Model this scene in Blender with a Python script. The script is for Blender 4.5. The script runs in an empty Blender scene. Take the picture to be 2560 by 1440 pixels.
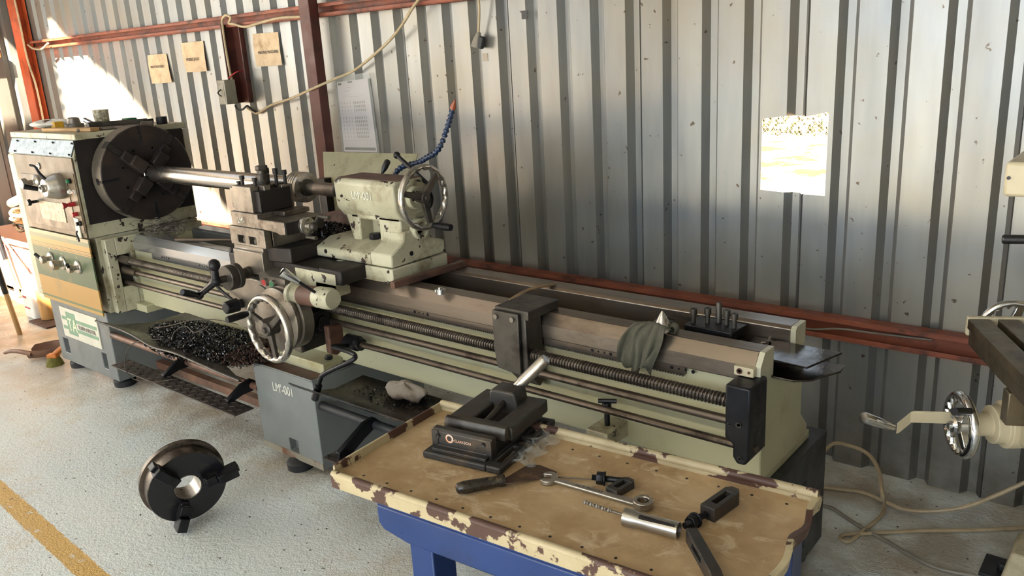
import bpy, bmesh, math, random
from mathutils import Vector, Matrix, Euler
random.seed(7)
S = bpy.context.scene
C = S.collection

# ------------------------------------------------------------------ camera
CAM = Vector((0, 0, 1.63))
FPX = 2050.0                                  # focal length in pixels of a 2560 wide frame
_y, _p, _r = math.radians(-40.219), math.radians(16.07), math.radians(3.409)
_f = Vector((math.sin(_y)*math.cos(_p), math.cos(_y)*math.cos(_p), -math.sin(_p)))
_rt = Vector((math.cos(_y), -math.sin(_y), 0)); _dn = _f.cross(_rt)
RT = _rt*math.cos(_r) + _dn*math.sin(_r)
DN = -_rt*math.sin(_r) + _dn*math.cos(_r)
cam_d = bpy.data.cameras.new('camera'); cam = bpy.data.objects.new('camera', cam_d); C.objects.link(cam)
cam_d.sensor_width = 36; cam_d.lens = FPX/2560*36; cam_d.clip_start = .05; cam_d.clip_end = 200
m3 = Matrix((RT, -DN, -_f)).transposed()
cam.matrix_world = Matrix.Translation(CAM) @ m3.to_4x4()
S.camera = cam

# ------------------------------------------------------------------ world, sun, daylight, exposure
S.view_settings.view_transform = 'Standard'; S.view_settings.look = 'None'
S.view_settings.gamma = 1; S.view_settings.use_curve_mapping = False
S.view_settings.exposure = 0.3
W = bpy.data.worlds.new('daylight'); S.world = W; W.use_nodes = True
bg = W.node_tree.nodes['Background']; bg.inputs[0].default_value = (.72, .86, 1, 1); bg.inputs[1].default_value = 1.3
SUN_DIR = Vector((-.25, .55, -.8)).normalized()
ld = bpy.data.lights.new('sun', 'SUN'); ld.energy = 85; ld.angle = .012; ld.color = (1, .84, .62)
lo = bpy.data.objects.new('sun', ld); C.objects.link(lo); lo.location = (2, -6, 8)
lo.rotation_euler = SUN_DIR.to_track_quat('-Z', 'Y').to_euler()
def area(name, loc, to, sx, sy, e, col):
    d = bpy.data.lights.new(name, 'AREA'); d.shape = 'RECTANGLE'; d.size = sx; d.size_y = sy; d.energy = e; d.color = col
    o = bpy.data.objects.new(name, d); C.objects.link(o); o.location = loc
    o.rotation_euler = (Vector(to)-Vector(loc)).to_track_quat('-Z', 'Y').to_euler()
    return o
area('daylight_side_door', (-8.3, -1.2, 1.7), (-3, .9, .9), 4.6, 2.8, 140, (1, .87, .66))
area('daylight_front_door', (-1.0, -4.9, 2.2), (-1.6, 2, .6), 6.0, 2.8, 200, (.86, .93, 1))

# ------------------------------------------------------------------ pixel -> point on a known plane
def ray(px, py): return RT*((px-1280)/FPX) + DN*((py-720)/FPX) + _f
def PX(px, py, x): d = ray(px, py); return CAM + d*(x/d.x)
def PY(px, py, y): d = ray(px, py); return CAM + d*(y/d.y)
def PZ(px, py, z): d = ray(px, py); return CAM + d*((z-CAM.z)/d.z)

# ------------------------------------------------------------------ object helpers
def lin(c):
    if isinstance(c, str):
        c = [int(c[i:i+2], 16)/255 for i in (0, 2, 4)]
        c = [x/12.92 if x <= .04045 else ((x+.055)/1.055)**2.4 for x in c]
    return (*c[:3], 1)
def tag(o, label=None, cat=None, group=None, kind=None):
    if label: o['label'] = label
    if cat: o['category'] = cat
    if group: o['group'] = group
    if kind: o['kind'] = kind
    return o
WORLD_ROOT = set()
def thing(name, label, cat, loc=(0,0,0), M=None, group=None, world=True):
    o = bpy.data.objects.new(name, None); C.objects.link(o); o.empty_display_size = .1
    if M is not None: o.matrix_basis = M
    else: o.location = loc
    if world: WORLD_ROOT.add(o.name)
    return tag(o, label, cat, group)
def finish(bm, angle=38):
    bmesh.ops.recalc_face_normals(bm, faces=bm.faces)
    lim = math.radians(angle)
    for f in bm.faces: f.smooth = True
    for e in bm.edges:
        e.smooth = len(e.link_faces) == 2 and e.calc_face_angle(4) < lim
def part(name, bm, mat, parent=None, bev=0, label=None, kind=None, angle=38, solid=0, sub=0):
    if sub == 0: finish(bm, angle)
    else:
        bmesh.ops.recalc_face_normals(bm, faces=bm.faces)
        for f in bm.faces: f.smooth = True
    me = bpy.data.meshes.new(name); bm.to_mesh(me); bm.free()
    o = bpy.data.objects.new(name, me); C.objects.link(o)
    if mat: me.materials.append(mat)
    if parent is not None:
        o.parent = parent
        if parent.name in WORLD_ROOT: o.matrix_parent_inverse = parent.matrix_basis.inverted()
    if sub:
        s = o.modifiers.new('sub', 'SUBSURF'); s.levels = sub; s.render_levels = sub
    if solid:
        s = o.modifiers.new('solid', 'SOLIDIFY'); s.thickness = solid; s.offset = 0
    if bev:
        b = o.modifiers.new('bevel', 'BEVEL'); b.width = bev; b.segments = 2; b.limit_method = 'ANGLE'; b.angle_limit = math.radians(40)
    return tag(o, label, kind=kind)
def single(name, bm, mat, label, cat, group=None, kind=None, bev=0, solid=0, sub=0, angle=38):
    o = part(name, bm, mat, None, bev, solid=solid, sub=sub, angle=angle)
    v = [x.co for x in o.data.vertices]
    c = Vector(((min(p.x for p in v)+max(p.x for p in v))/2, (min(p.y for p in v)+max(p.y for p in v))/2, min(p.z for p in v)))
    o.data.transform(Matrix.Translation(-c)); o.location = c
    return tag(o, label, cat, group, kind)
def struct(name, bm, mat, bev=0, solid=0):
    return part(name, bm, mat, None, bev, kind='structure', solid=solid)
def B(): return bmesh.new()
def xf(bm, vs, M):
    if M is not None:
        for v in vs: v.co = M @ v.co
    return vs
def box(bm, x0, x1, y0, y1, z0, z1, M=None):
    vs = [bm.verts.new((x, y, z)) for x in (x0, x1) for y in (y0, y1) for z in (z0, z1)]
    for f in ((0,1,3,2),(4,6,7,5),(0,4,5,1),(2,3,7,6),(0,2,6,4),(1,5,7,3)): bm.faces.new([vs[i] for i in f])
    return xf(bm, vs, M)
def cells(bm, xs, ys, zs, skip, M=None):
    """solid block on a grid with some cells left out; only outer faces are made"""
    n = (len(xs)-1, len(ys)-1, len(zs)-1); V = {}
    def full(c): return all(0 <= c[a] < n[a] for a in range(3)) and c not in skip
    def v(i, j, k):
        if (i, j, k) not in V: V[i, j, k] = bm.verts.new((xs[i], ys[j], zs[k]))
        return V[i, j, k]
    for i in range(n[0]):
        for j in range(n[1]):
            for k in range(n[2]):
                if not full((i, j, k)): continue
                for d, q in (((-1, 0, 0), ((0,0,0),(0,0,1),(0,1,1),(0,1,0))), ((1, 0, 0), ((1,0,0),(1,1,0),(1,1,1),(1,0,1))), ((0, -1, 0), ((0,0,0),(1,0,0),(1,0,1),(0,0,1))), ((0, 1, 0), ((0,1,0),(0,1,1),(1,1,1),(1,1,0))), ((0, 0, -1), ((0,0,0),(0,1,0),(1,1,0),(1,0,0))), ((0, 0, 1), ((0,0,1),(1,0,1),(1,1,1),(0,1,1)))):
                    if not full((i+d[0], j+d[1], k+d[2])): bm.faces.new([v(i+a, j+b, k+c) for a, b, c in q])
    return xf(bm, list(V.values()), M)
def prism(bm, pts, ax, a0, a1, M=None):
    def P(u, v, a): return {'x': (a, u, v), 'y': (u, a, v), 'z': (u, v, a)}[ax]
    A = [bm.verts.new(P(u, v, a0)) for u, v in pts]; Bv = [bm.verts.new(P(u, v, a1)) for u, v in pts]
    n = len(pts); bm.faces.new(A); bm.faces.new(Bv[::-1])
    for i in range(n): bm.faces.new((A[i], A[(i+1) % n], Bv[(i+1) % n], Bv[i]))
    return xf(bm, A+Bv, M)
def frame(d):
    d = Vector(d).normalized(); u = d.cross(Vector((0, 0, 1)))
    if u.length < 1e-3: u = Vector((1, 0, 0))
    u.normalize(); return d, u, d.cross(u)
def rev(bm, p, d, prof, n=28, M=None, cap=True):
    p = Vector(p); d, u, w = frame(d); rings = []; allv = []
    for t, r in prof:
        if r <= 1e-6: ring = [bm.verts.new(p+d*t)]
        else: ring = [bm.verts.new(p+d*t+(u*math.cos(a)+w*math.sin(a))*r) for a in (2*math.pi*i/n for i in range(n))]
        rings.append(ring); allv += ring
    for a, b in zip(rings, rings[1:]):
        for i in range(n):
            j = (i+1) % n
            if len(a) == 1 and len(b) == 1: break
            if len(a) == 1: bm.faces.new((a[0], b[i], b[j]))
            elif len(b) == 1: bm.faces.new((a[i], a[j], b[0]))
            else: bm.faces.new((a[i], a[j], b[j], b[i]))
    if cap:
        for r in (rings[0], rings[-1]):
            if len(r) > 2: bm.faces.new(r)
    return xf(bm, allv, M)
def cyl(bm, p0, p1, r0, r1=None, n=24, M=None):
    p0 = Vector(p0); p1 = Vector(p1); L = (p1-p0).length
    return rev(bm, p0, p1-p0, [(0, r0), (L, r0 if r1 is None else r1)], n, M)
def spline(pts, k=6):
    pts = [Vector(p) for p in pts]; out = []
    for i in range(len(pts)-1):
        a = pts[max(i-1, 0)]; b = pts[i]; c = pts[i+1]; d = pts[min(i+2, len(pts)-1)]
        for j in range(k):
            t = j/k
            out.append(.5*((2*b)+(c-a)*t+(2*a-5*b+4*c-d)*t*t+(3*b-a-3*c+d)*t**3))
    out.append(pts[-1]); return out
def tube(bm, pts, r, n=8, k=6, M=None, closed=False):
    P = spline(pts, k) if k > 1 else [Vector(p) for p in pts]
    rings = []; u = None; allv = []
    for i, p in enumerate(P):
        d = (P[min(i+1, len(P)-1)]-P[max(i-1, 0)])
        if d.length < 1e-9: d = Vector((0, 0, 1))
        d.normalize()
        if u is None: u = frame(d)[1]
        u = (u-d*u.dot(d)); u.normalize(); w = d.cross(u)
        rr = r(i/(len(P)-1)) if callable(r) else r
        ring = [bm.verts.new(p+(u*math.cos(a)+w*math.sin(a))*rr) for a in (2*math.pi*q/n for q in range(n))]
        rings.append(ring); allv += ring
    for a, b in zip(rings, rings[1:]):
        for i in range(n): bm.faces.new((a[i], a[(i+1) % n], b[(i+1) % n], b[i]))
    bm.faces.new(rings[0]); bm.faces.new(rings[-1])
    return xf(bm, allv, M)
def torus(bm, c, d, R, r, n=56, m=12, wavy=0, nw=16, flat=1.0, M=None):
    c = Vector(c); d, u, w = frame(d); rings = []; allv = []
    for i in range(n):
        a = 2*math.pi*i/n; e = u*math.cos(a)+w*math.sin(a); ring = []
        for j in range(m):
            b = 2*math.pi*j/m; q = math.cos(b)*r
            if q < 0: q *= 1+wavy*math.cos(nw*a)
            ring.append(bm.verts.new(c+e*(R+q)+d*(math.sin(b)*r*flat)))
        rings.append(ring); allv += ring
    for i in range(n):
        a, b = rings[i], rings[(i+1) % n]
        for j in range(m): bm.faces.new((a[j], a[(j+1) % m], b[(j+1) % m], b[j]))
    return xf(bm, allv, M)
def ball(bm, c, r, n=16, M=None):
    return rev(bm, Vector(c)-Vector((0, 0, r)), (0, 0, 1), [(r-r*math.cos(math.pi*i/10), r*math.sin(math.pi*i/10) if 0 < i < 10 else 0) for i in range(11)], n, M)
def hexnut(bm, p, d, r, h, M=None): return rev(bm, p, d, [(0, r*.92), (h*.12, r), (h*.88, r), (h, r*.92)], 6, M)
def ringcyl(bm, p, d, ro, ri, h, n=32, M=None):
    return rev(bm, p, d, [(0, ri), (0, ro), (h, ro), (h, ri), (0, ri)], n, M, cap=False)
def quadstrip(bm, rows):
    V = [[bm.verts.new(p) for p in r] for r in rows]
    for a, b in zip(V, V[1:]):
        for i in range(len(a)-1): bm.faces.new((a[i], a[i+1], b[i+1], b[i]))
def text(name, s, size, M, mat, parent, sx=1, depth=.0006, align='LEFT'):
    cu = bpy.data.curves.new(name, 'FONT'); cu.body = s; cu.size = size; cu.extrude = depth; cu.align_x = align
    t = bpy.data.objects.new(name+'_tmp', cu); C.objects.link(t)
    dg = bpy.context.evaluated_depsgraph_get(); me = bpy.data.meshes.new_from_object(t.evaluated_get(dg))
    bpy.data.objects.remove(t); bm = bmesh.new(); bm.from_mesh(me); bpy.data.meshes.remove(me)
    for v in bm.verts: v.co = M @ Vector((v.co.x*sx, v.co.y, v.co.z))
    return part(name, bm, mat, parent)
def face_front(p, ang=0):        # text plane facing -y, reading along +x
    return Matrix.Translation(p) @ Matrix.Rotation(math.radians(90), 4, 'X') @ Matrix.Rotation(ang, 4, 'Z')

# ------------------------------------------------------------------ materials
class NT:
    def __init__(s, name):
        s.m = bpy.data.materials.new(name); s.m.use_nodes = True; s.t = s.m.node_tree
        s.b = s.t.nodes['Principled BSDF']; s.co = s.n('ShaderNodeTexCoord').outputs['Object']
    def n(s, t): return s.t.nodes.new(t)
    def l(s, a, b): s.t.links.new(a, b)
    def val(s, sock, v):
        if hasattr(v, 'is_output') or hasattr(v, 'links'): s.l(v, sock)
        else: sock.default_value = v
    def noise(s, scale, detail=5, rough=.6, sx=1, sy=1, sz=1, co=None, dist=0):
        co = co or s.co
        if (sx, sy, sz) != (1, 1, 1):
            mp = s.n('ShaderNodeMapping'); s.l(co, mp.inputs[0]); mp.inputs['Scale'].default_value = (sx, sy, sz); co = mp.outputs[0]
        x = s.n('ShaderNodeTexNoise'); s.l(co, x.inputs['Vector']); x.inputs['Scale'].default_value = scale
        x.inputs['Detail'].default_value = detail; x.inputs['Roughness'].default_value = rough; x.inputs['Distortion'].default_value = dist
        return x.outputs['Fac']
    def voro(s, scale, out='Distance', feature='F1'):
        x = s.n('ShaderNodeTexVoronoi'); x.feature = feature; s.l(s.co, x.inputs['Vector']); x.inputs['Scale'].default_value = scale
        return x.outputs[out]
    def ramp(s, fac, lo, hi, a=0, b=1):
        x = s.n('ShaderNodeMapRange'); s.val(x.inputs[0], fac)
        x.inputs[1].default_value = lo; x.inputs[2].default_value = hi; x.inputs[3].default_value = a; x.inputs[4].default_value = b
        return x.outputs[0]
    def mix(s, fac, a, b):
        x = s.n('ShaderNodeMix'); x.data_type = 'RGBA'; s.val(x.inputs[0], fac); s.val(x.inputs[6], a); s.val(x.inputs[7], b)
        return x.outputs[2]
    def math(s, op, a, b=0):
        x = s.n('ShaderNodeMath'); x.operation = op; s.val(x.inputs[0], a); s.val(x.inputs[1], b); return x.outputs[0]
    def sep(s):
        x = s.n('ShaderNodeSeparateXYZ'); s.l(s.co, x.inputs[0]); return x.outputs
    def bump(s, h, strength=.3, dist=.01):
        x = s.n('ShaderNodeBump'); x.inputs['Strength'].default_value = strength; x.inputs['Distance'].default_value = dist
        s.l(h, x.inputs['Height']); s.l(x.outputs[0], s.b.inputs['Normal'])
    def out(s, col, rough, metal=0):
        s.val(s.b.inputs['Base Color'], col); s.val(s.b.inputs['Roughness'], rough); s.val(s.b.inputs['Metallic'], metal); return s.m
def pm(name, col, col2=None, scale=6, rough=.5, metal=0, bump=.0, bscale=70, dirt=None, dscale=3, dlo=.52, dhi=.66, chip=None, cscale=14, clo=.64, cdet=4, st=(1, 1, 1)):
    k = NT(name); c = lin(col)
    if col2: c = k.mix(k.ramp(k.noise(scale, sx=st[0], sy=st[1], sz=st[2]), .35, .65), c, lin(col2))
    if dirt: c = k.mix(k.ramp(k.noise(dscale, 7, .7), dlo, dhi), c, lin(dirt))
    if chip: c = k.mix(k.ramp(k.noise(cscale, cdet, .55), clo, clo+.012), c, lin(chip))
    r = k.ramp(k.noise(scale*2.3, sx=st[0], sy=st[1], sz=st[2]), .3, .7, max(rough-.09, .04), min(rough+.09, 1))
    if bump: k.bump(k.noise(bscale, 4), bump, .004)
    return k.out(c, r, metal)
M = {}
M['cream'] = pm('cream_paint', 'bab8a0', 'aeaa92', 4, .42, dirt='7a6f50', dscale=5, dlo=.56, dhi=.8, bump=.06, chip='2c211b', cscale=16, clo=.70)
M['cream_worn'] = pm('worn_cream_paint', 'b4b29b', 'a19d86', 5, .42, dirt='6b5b3e', dscale=7, dlo=.5, dhi=.72, bump=.08, chip='2a1f1a', cscale=22, clo=.635)
M['cream_bed'] = pm('cream_bed_paint', 'b8b594', 'a8a68c', 2.2, .4, dirt='8a7a45', dscale=2.5, dlo=.56, dhi=.8, bump=.03, st=(.5, 1, 1.6))
M['grey_ped'] = pm('grey_pedestal_paint', '747877', '696d6d', 4, .45, dirt='5c5345', dscale=5, dlo=.58, dhi=.8, bump=.05, chip='8d8c80', cscale=30, clo=.72)
M['dark_ped'] = pm('dark_grey_paint', '3a3f43', '2d3033', 5, .45, dirt='1b1a19', dscale=4)
M['grease'] = pm('dark_greased_iron', '231d1c', '191616', 5, .55, .2, dirt='2e2823', dscale=4, bump=.1)
M['face'] = pm('dark_iron_faceplate', '2c2523', '211d1d', 7, .55, .3, dirt='382c24', dscale=6, bump=.06)
M['guard'] = pm('dirty_olive_sheet', '8c8769', '7a7558', 4, .45, dirt='5a513a', dscale=5, dlo=.5, dhi=.75, chip='2c211b', cscale=18, clo=.70)
M['chuckst'] = pm('oiled_chuck_steel', '6f655b', '5c534b', 5, .3, .85, dirt='38302a', dscale=6)
M['iron'] = pm('cast_iron', '55514b', '47433e', 9, .45, .7, dirt='2c2622', dscale=8, bump=.06)
M['iron_lt'] = pm('machined_iron', '8a8379', '726b62', 7, .42, .75, dirt='4b4138', dscale=6, bump=.04)
M['black'] = pm('black_oxide_steel', '26262a', '19191b', 14, .38, .55, bump=.05)
M['vise'] = pm('vise_grey_enamel', '3d3b38', '343230', 12, .45, .35, dirt='4d4237', dscale=14, bump=.12, bscale=160)
M['rail_'] = pm('ground_rail_steel', '8b8075', '75695c', 3, .36, .8, dirt='4e4137', dscale=5, dlo=.5, dhi=.75, st=(.25, 3, 3))
M['steel'] = pm('bright_turned_steel', 'c9c5c0', 'b5b0aa', 60, .22, 1, st=(9, .6, .6))
M['chrome'] = pm('chrome', 'dedede', 'cfcfcf', 10, .12, 1)
M['alu'] = pm('cast_aluminium', 'b8b3aa', '9d978d', 10, .3, .9, dirt='6f665a', dscale=9, dlo=.58, dhi=.8)
M['screw'] = pm('lead_screw_steel', '6d645b', '575049', 8, .35, .85, dirt='352d28', dscale=7)
M['rod'] = pm('oiled_rod_steel', '6f6459', '5a5047', 6, .36, .8, dirt='3b322c', dscale=8, st=(.5, 2, 2))
M['redoxide'] = pm('red_oxide_steel', '8a4a34', '6f3a2a', 5, .55, .05, dirt='3c241d', dscale=6, bump=.08)
M['post'] = pm('dark_red_post', '552c24', '46241e', 5, .5, .05, dirt='2a1815', dscale=5)
M['orange'] = pm('orange_primer_steel', 'c0552c', 'a84a29', 4, .5, .05, dirt='7d3a22', dscale=5)
M['plastic_black'] = pm('black_plastic', '17161a', None, 5, .3)
M['blue'] = pm('blue_enamel', '1f3a72', '1c3363', 3, .35, dirt='1b2c55', dscale=4)
M['bluegrey'] = pm('faded_blue_enamel', '5a6180', '51587a', 4, .45, dirt='44475a', dscale=6)
M['panel'] = pm('tan_panel', '64543d', '5b4d39', 4, .45, .15, dirt='6b5f4c', dscale=4)
M['panel_dk'] = pm('grey_tan_plate', '514636', '483f32', 5, .4, .25)
M['label_alu'] = pm('wrinkled_foil_plaque', '8b959d', '6f7981', 22, .4, .7, bump=.6, bscale=26)
M['plate_white'] = pm('white_plate', 'cfccbd', 'c2bfb0', 6, .5)
M['green'] = pm('plate_green', '7b9a80', '6f8e76', 6, .5)
M['letter'] = pm('pale_lettering', 'dcdcbc', None, 5, .5)
M['chalk'] = pm('white_marker', 'cfcfc2', None, 5, .7)
M['ink'] = pm('dark_ink', '3a3331', None, 5, .7)
M['ink_lt'] = pm('grey_ink', '7a726e', None, 5, .7)
M['paper'] = pm('browned_paper', 'c9b598', 'b59f82', 12, .8, dirt='9c8466', dscale=9)
M['paper_w'] = pm('grey_white_paper', 'b9b1b4', 'aca5a8', 6, .55)
M['plastic_clear'] = pm('plastic_sleeve', 'cfd2cf', None, 8, .15)
M['plastic_clear'].node_tree.nodes['Principled BSDF'].inputs['Alpha'].default_value = .3
M['cable'] = pm('beige_cable', 'b3a283', '9c8b6d', 14, .5)
M['cable_gr'] = pm('grey_cable', '8a8377', '746d62', 14, .5)
M['hose'] = pm('blue_segment_hose', '1d3150', '18263f', 9, .35, dirt='141a26', dscale=12)
M['oily'] = pm('oily_plate', '5a5450', '47423f', 9, .16, .9, dirt='3a302a', dscale=9, bump=.1)
M['rust'] = pm('rusty_steel', '5f4132', '4a3026', 16, .7, .2, dirt='3b271f', dscale=10, bump=.2)
M['rustpipe'] = pm('brown_pipe', '7d5a44', '66483a', 8, .5, .2, dirt='45332a', dscale=6)
M['tread'] = pm('tread_plate_steel', '5f5650', '4f4843', 6, .45, .6, dirt='3a332f', dscale=9)
M['traydark'] = pm('oily_tray_steel', '2a2624', '1a1819', 5, .3, .5, dirt='43352b', dscale=6, bump=.08)
M['swarf'] = pm('dark_swarf', '3a3a3e', '5a5856', 40, .2, .95)
M['wire'] = pm('grey_wire', '6a625c', '4d4744', 20, .4, .8)
M['wood'] = pm('bare_wood', 'b18d5b', '9c7a4d', 6, .6, st=(1, 1, .2), bump=.1)
M['wood_dk'] = pm('dirty_wood_strip', '8d7454', '735d42', 8, .65, dirt='4f4132', dscale=9)
M['brown_bar'] = pm('brown_painted_bar', '614538', '523a30', 7, .55, dirt='3a2a24', dscale=9, bump=.1)
M['rag'] = pm('grey_green_rag', '565446', '47463a', 14, .95, dirt='33322a', dscale=10, bump=.35, bscale=240)
M['red'] = pm('red_plastic', 'a3262a', None, 5, .35)
M['greenb'] = pm('green_plastic', '14663d', None, 5, .3)
M['white'] = pm('white_plastic', 'dcdcd6', 'cfcfc9', 8, .5)
M['gold'] = pm('golden_brown_bottle', 'b98d52', 'a67c45', 8, .35, .25)
M['yellow'] = pm('yellow_paint', 'd8a62c', 'c4932a', 5, .5)
M['orange_pl'] = pm('orange_plastic', 'c9782e', 'b96a26', 5, .5)
M['bristle'] = pm('olive_bristle', '6f6a2c', '57521f', 60, .9, bump=.5, bscale=300)
M['skirt'] = pm('scuffed_pedestal_foot', '8b8577', '7c7566', 7, .6, dirt='6b4631', dscale=9, dlo=.5, dhi=.62)
M['cloth_d'] = pm('dirty_cloth', 'a59b90', '8f857a', 9, .9, dirt='6a5b4c', dscale=12)
M['pinkbox'] = pm('pale_pink_skip', 'c2a596', 'b3978a', 3, .6, dirt='8a6a58', dscale=4)
M['graffiti'] = pm('faded_red_spray', 'b0625a', 'a8554f', 9, .7)
M['jbox'] = pm('grey_junction_box', '8d8877', '7f7a6a', 9, .5, dirt='5c5548', dscale=8)
M['scraper'] = pm('burnt_scraper_blade', '5d4434', '3a2b25', 24, .5, .4, dirt='7d644c', dscale=18)
M['handle_bk'] = pm('black_worn_handle', '211d1a', '332a1e', 30, .3, dirt='7d6a45', dscale=26, dlo=.6, dhi=.7)
M['mill'] = pm('mill_cream_paint', 'c2b79a', 'b3a88c', 5, .45, dirt='7d6a48', dscale=5, dlo=.55, dhi=.8)
M['milltab'] = pm('mill_table_iron', '6b604d', '5a5040', 9, .38, .6, dirt='3d3427', dscale=9)
M['leaf'] = pm('hedge_leaf', '1c260a', '38380f', 9, .6)
M['bag'] = pm('clear_bag', 'c8ccc8', None, 8, .12, bump=.3, bscale=60)
M['bag'].node_tree.nodes['Principled BSDF'].inputs['Alpha'].default_value = .25
M['ground_out'] = pm('dry_ground', 'c9b79c', 'b09a7c', 1.2, .9, dirt='3a2718', dscale=.6, dlo=.535, dhi=.56)  # dark bands are bare soil and strips of shade painted with it
M['mug'] = pm('patterned_mug_glaze', '6b6148', 'd6cfb8', 55, .4)
M['cloth'] = pm('white_cloth', 'e6e2da', 'd8d3c8', 8, .9)
M['dkgrey'] = pm('dark_rubber', '27292c', '1d1f21', 8, .55)
M['coppery'] = pm('orange_nozzle', '8a4427', None, 8, .4)
M['ridge_lip'] = pm('chipped_lip_paint', 'bcae8c', 'a99a79', 8, .5, dirt='8a6a44', dscale=9, dlo=.5, dhi=.72, chip='4d342b', cscale=9, clo=.49, cdet=9)

def m_wall():
    k = NT('galvanised_sheet')
    a = k.noise(9, 5, .6, 1, 1, .12)
    c = k.mix(k.ramp(a, .3, .7), lin('7c7f82'), lin('949593'))
    c = k.mix(k.ramp(k.noise(1.3, 4), .4, .75), c, lin('8c8476'))
    c = k.mix(k.ramp(k.noise(34, 3, .5), .70, .74), c, lin('55483c'))          # grime specks
    c = k.mix(k.ramp(k.noise(13, 8, .75), .69, .72), c, lin('5b5044'))
    z = k.sep()[2]
    low = k.math('MULTIPLY', k.ramp(z, .03, .30, 1, 0), k.ramp(k.noise(7, 6), .35, .6))
    c = k.mix(low, c, lin('6e6a60'))                                            # splash dirt at the foot
    k.bump(k.noise(26, 3, .5, 1, 1, .2), .10, .004)
    return k.out(c, k.ramp(k.noise(5, 4, .6, 1, 1, .15), .3, .7, .28, .42), .58)
M['wall'] = m_wall()
def m_floor():
    k = NT('worn_painted_concrete'); s = k.sep()
    c = k.mix(k.ramp(k.noise(1.1, 5), .35, .65), lin('d2dbdb'), lin('e0e4e1'))
    c = k.mix(k.ramp(k.noise(2.3, 7, .7), .52, .72), c, lin('cdc3b0'))
    # saw dust and rust near the back left corner
    dust = k.math('MULTIPLY', k.ramp(s[0], -4.2, -6.2), k.ramp(k.noise(2.2, 6), .35, .6))
    c = k.mix(dust, c, lin('b58a5e'))
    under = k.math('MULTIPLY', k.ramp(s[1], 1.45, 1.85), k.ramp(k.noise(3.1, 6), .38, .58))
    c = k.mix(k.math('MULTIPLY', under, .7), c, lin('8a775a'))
    # yellow floor line
    d = k.math('ABSOLUTE', k.math('ADD', k.math('ADD', s[1], k.math('MULTIPLY', s[0], .0456)), -.777))
    d = k.math('ADD', d, k.math('MULTIPLY', k.math('ADD', k.noise(22, 4), -.5), .02))
    line = k.math('MULTIPLY', k.ramp(d, .040, .036), k.ramp(k.noise(16, 6), .66, .60))
    c = k.mix(line, c, lin('cfa75c'))
    c = k.mix(k.ramp(k.noise(17, 7, .74), .64, .675), c, lin('5a5247'))
    c = k.mix(k.ramp(k.noise(48, 3, .5), .685, .71), c, lin('3b342d'))
    h = k.math('ADD', k.noise(52, 5, .6), k.math('MULTIPLY', k.noise(130, 3), .5))
    k.bump(h, .42, .014)
    return k.out(c, k.ramp(k.noise(3, 5), .3, .7, .28, .5), 0)
M['floor'] = m_floor()
def m_tray():
    k = NT('worn_tan_tray_top')
    c = k.mix(k.ramp(k.noise(7, 6, .65), .34, .66), lin('a28560'), lin('c0a680'))
    c = k.mix(k.ramp(k.noise(3.2, 6, .6), .52, .7), c, lin('8c6f4a'))
    c = k.mix(k.ramp(k.noise(11, 7, .72, 1, 1.6, 1, dist=.8), .53, .70), c, lin('d3c2a3'))
    c = k.mix(k.ramp(k.noise(19, 7, .75), .68, .72), c, lin('6b5238'))
    k.bump(k.noise(40, 4), .1, .003)
    return k.out(c, k.ramp(k.noise(9, 4), .3, .7, .34, .52), .05)
M['tray'] = m_tray()
def m_feed():
    k = NT('striped_feed_panel'); z = k.sep()[2]
    cr = k.n('ShaderNodeValToRGB'); k.l(k.ramp(z, .845, .44), cr.inputs[0]); cr.color_ramp.interpolation = 'CONSTANT'
    st = [(0, '9b9172'), (.045, '6c7257'), (.10, 'a37f42'), (.165, '40483a'), (.172, 'a37f42'), (.188, '40483a'), (.195, 'a37f42'), (.21, '40483a'), (.217, 'a37f42'), (.228, '47583f'), (.655, 'a37f42'), (.925, '5d6a4a'), (.955, 'a98648')]
    e = cr.color_ramp.elements; e[0].position = 0; e[0].color = lin(st[0][1]); e[1].position = st[1][0]; e[1].color = lin(st[1][1])
    for p, c in st[2:]:
        q = e.new(p); q.color = lin(c)
    c = k.mix(k.ramp(k.noise(6, 6), .55, .8), cr.outputs[0], lin('8a7448'))
    return k.out(c, .42, .1)
M['feed'] = m_feed()
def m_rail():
    k = NT('worn_rail_steel_sheen'); x = k.sep()[0]
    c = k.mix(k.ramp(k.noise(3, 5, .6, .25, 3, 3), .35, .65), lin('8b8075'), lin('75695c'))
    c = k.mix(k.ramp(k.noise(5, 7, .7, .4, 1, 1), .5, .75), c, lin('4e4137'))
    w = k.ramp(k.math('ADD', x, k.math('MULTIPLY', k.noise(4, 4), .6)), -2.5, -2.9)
    c = k.mix(w, c, lin('b4b6b8'))  # cleaner left end, with its bright reflection put into the colour too
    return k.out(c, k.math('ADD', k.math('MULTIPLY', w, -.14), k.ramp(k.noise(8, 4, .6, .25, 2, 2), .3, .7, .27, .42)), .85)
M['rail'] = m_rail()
def m_chart():
    k = NT('engraved_data_plate')
    c = k.mix(k.ramp(k.noise(90, 2, .5, 1, 1, .5), .5, .56), lin('958a76'), lin('6f6556'))
    return k.out(c, .4, .4)
M['chart'] = m_chart()

# ------------------------------------------------------------------ setting
YW = 3.02                      # inner face of the corrugated back wall
LIP, PITCH = -2.482, .17147
bm = B()
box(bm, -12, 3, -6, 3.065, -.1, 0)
struct('floor', bm, M['floor'])

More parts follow.
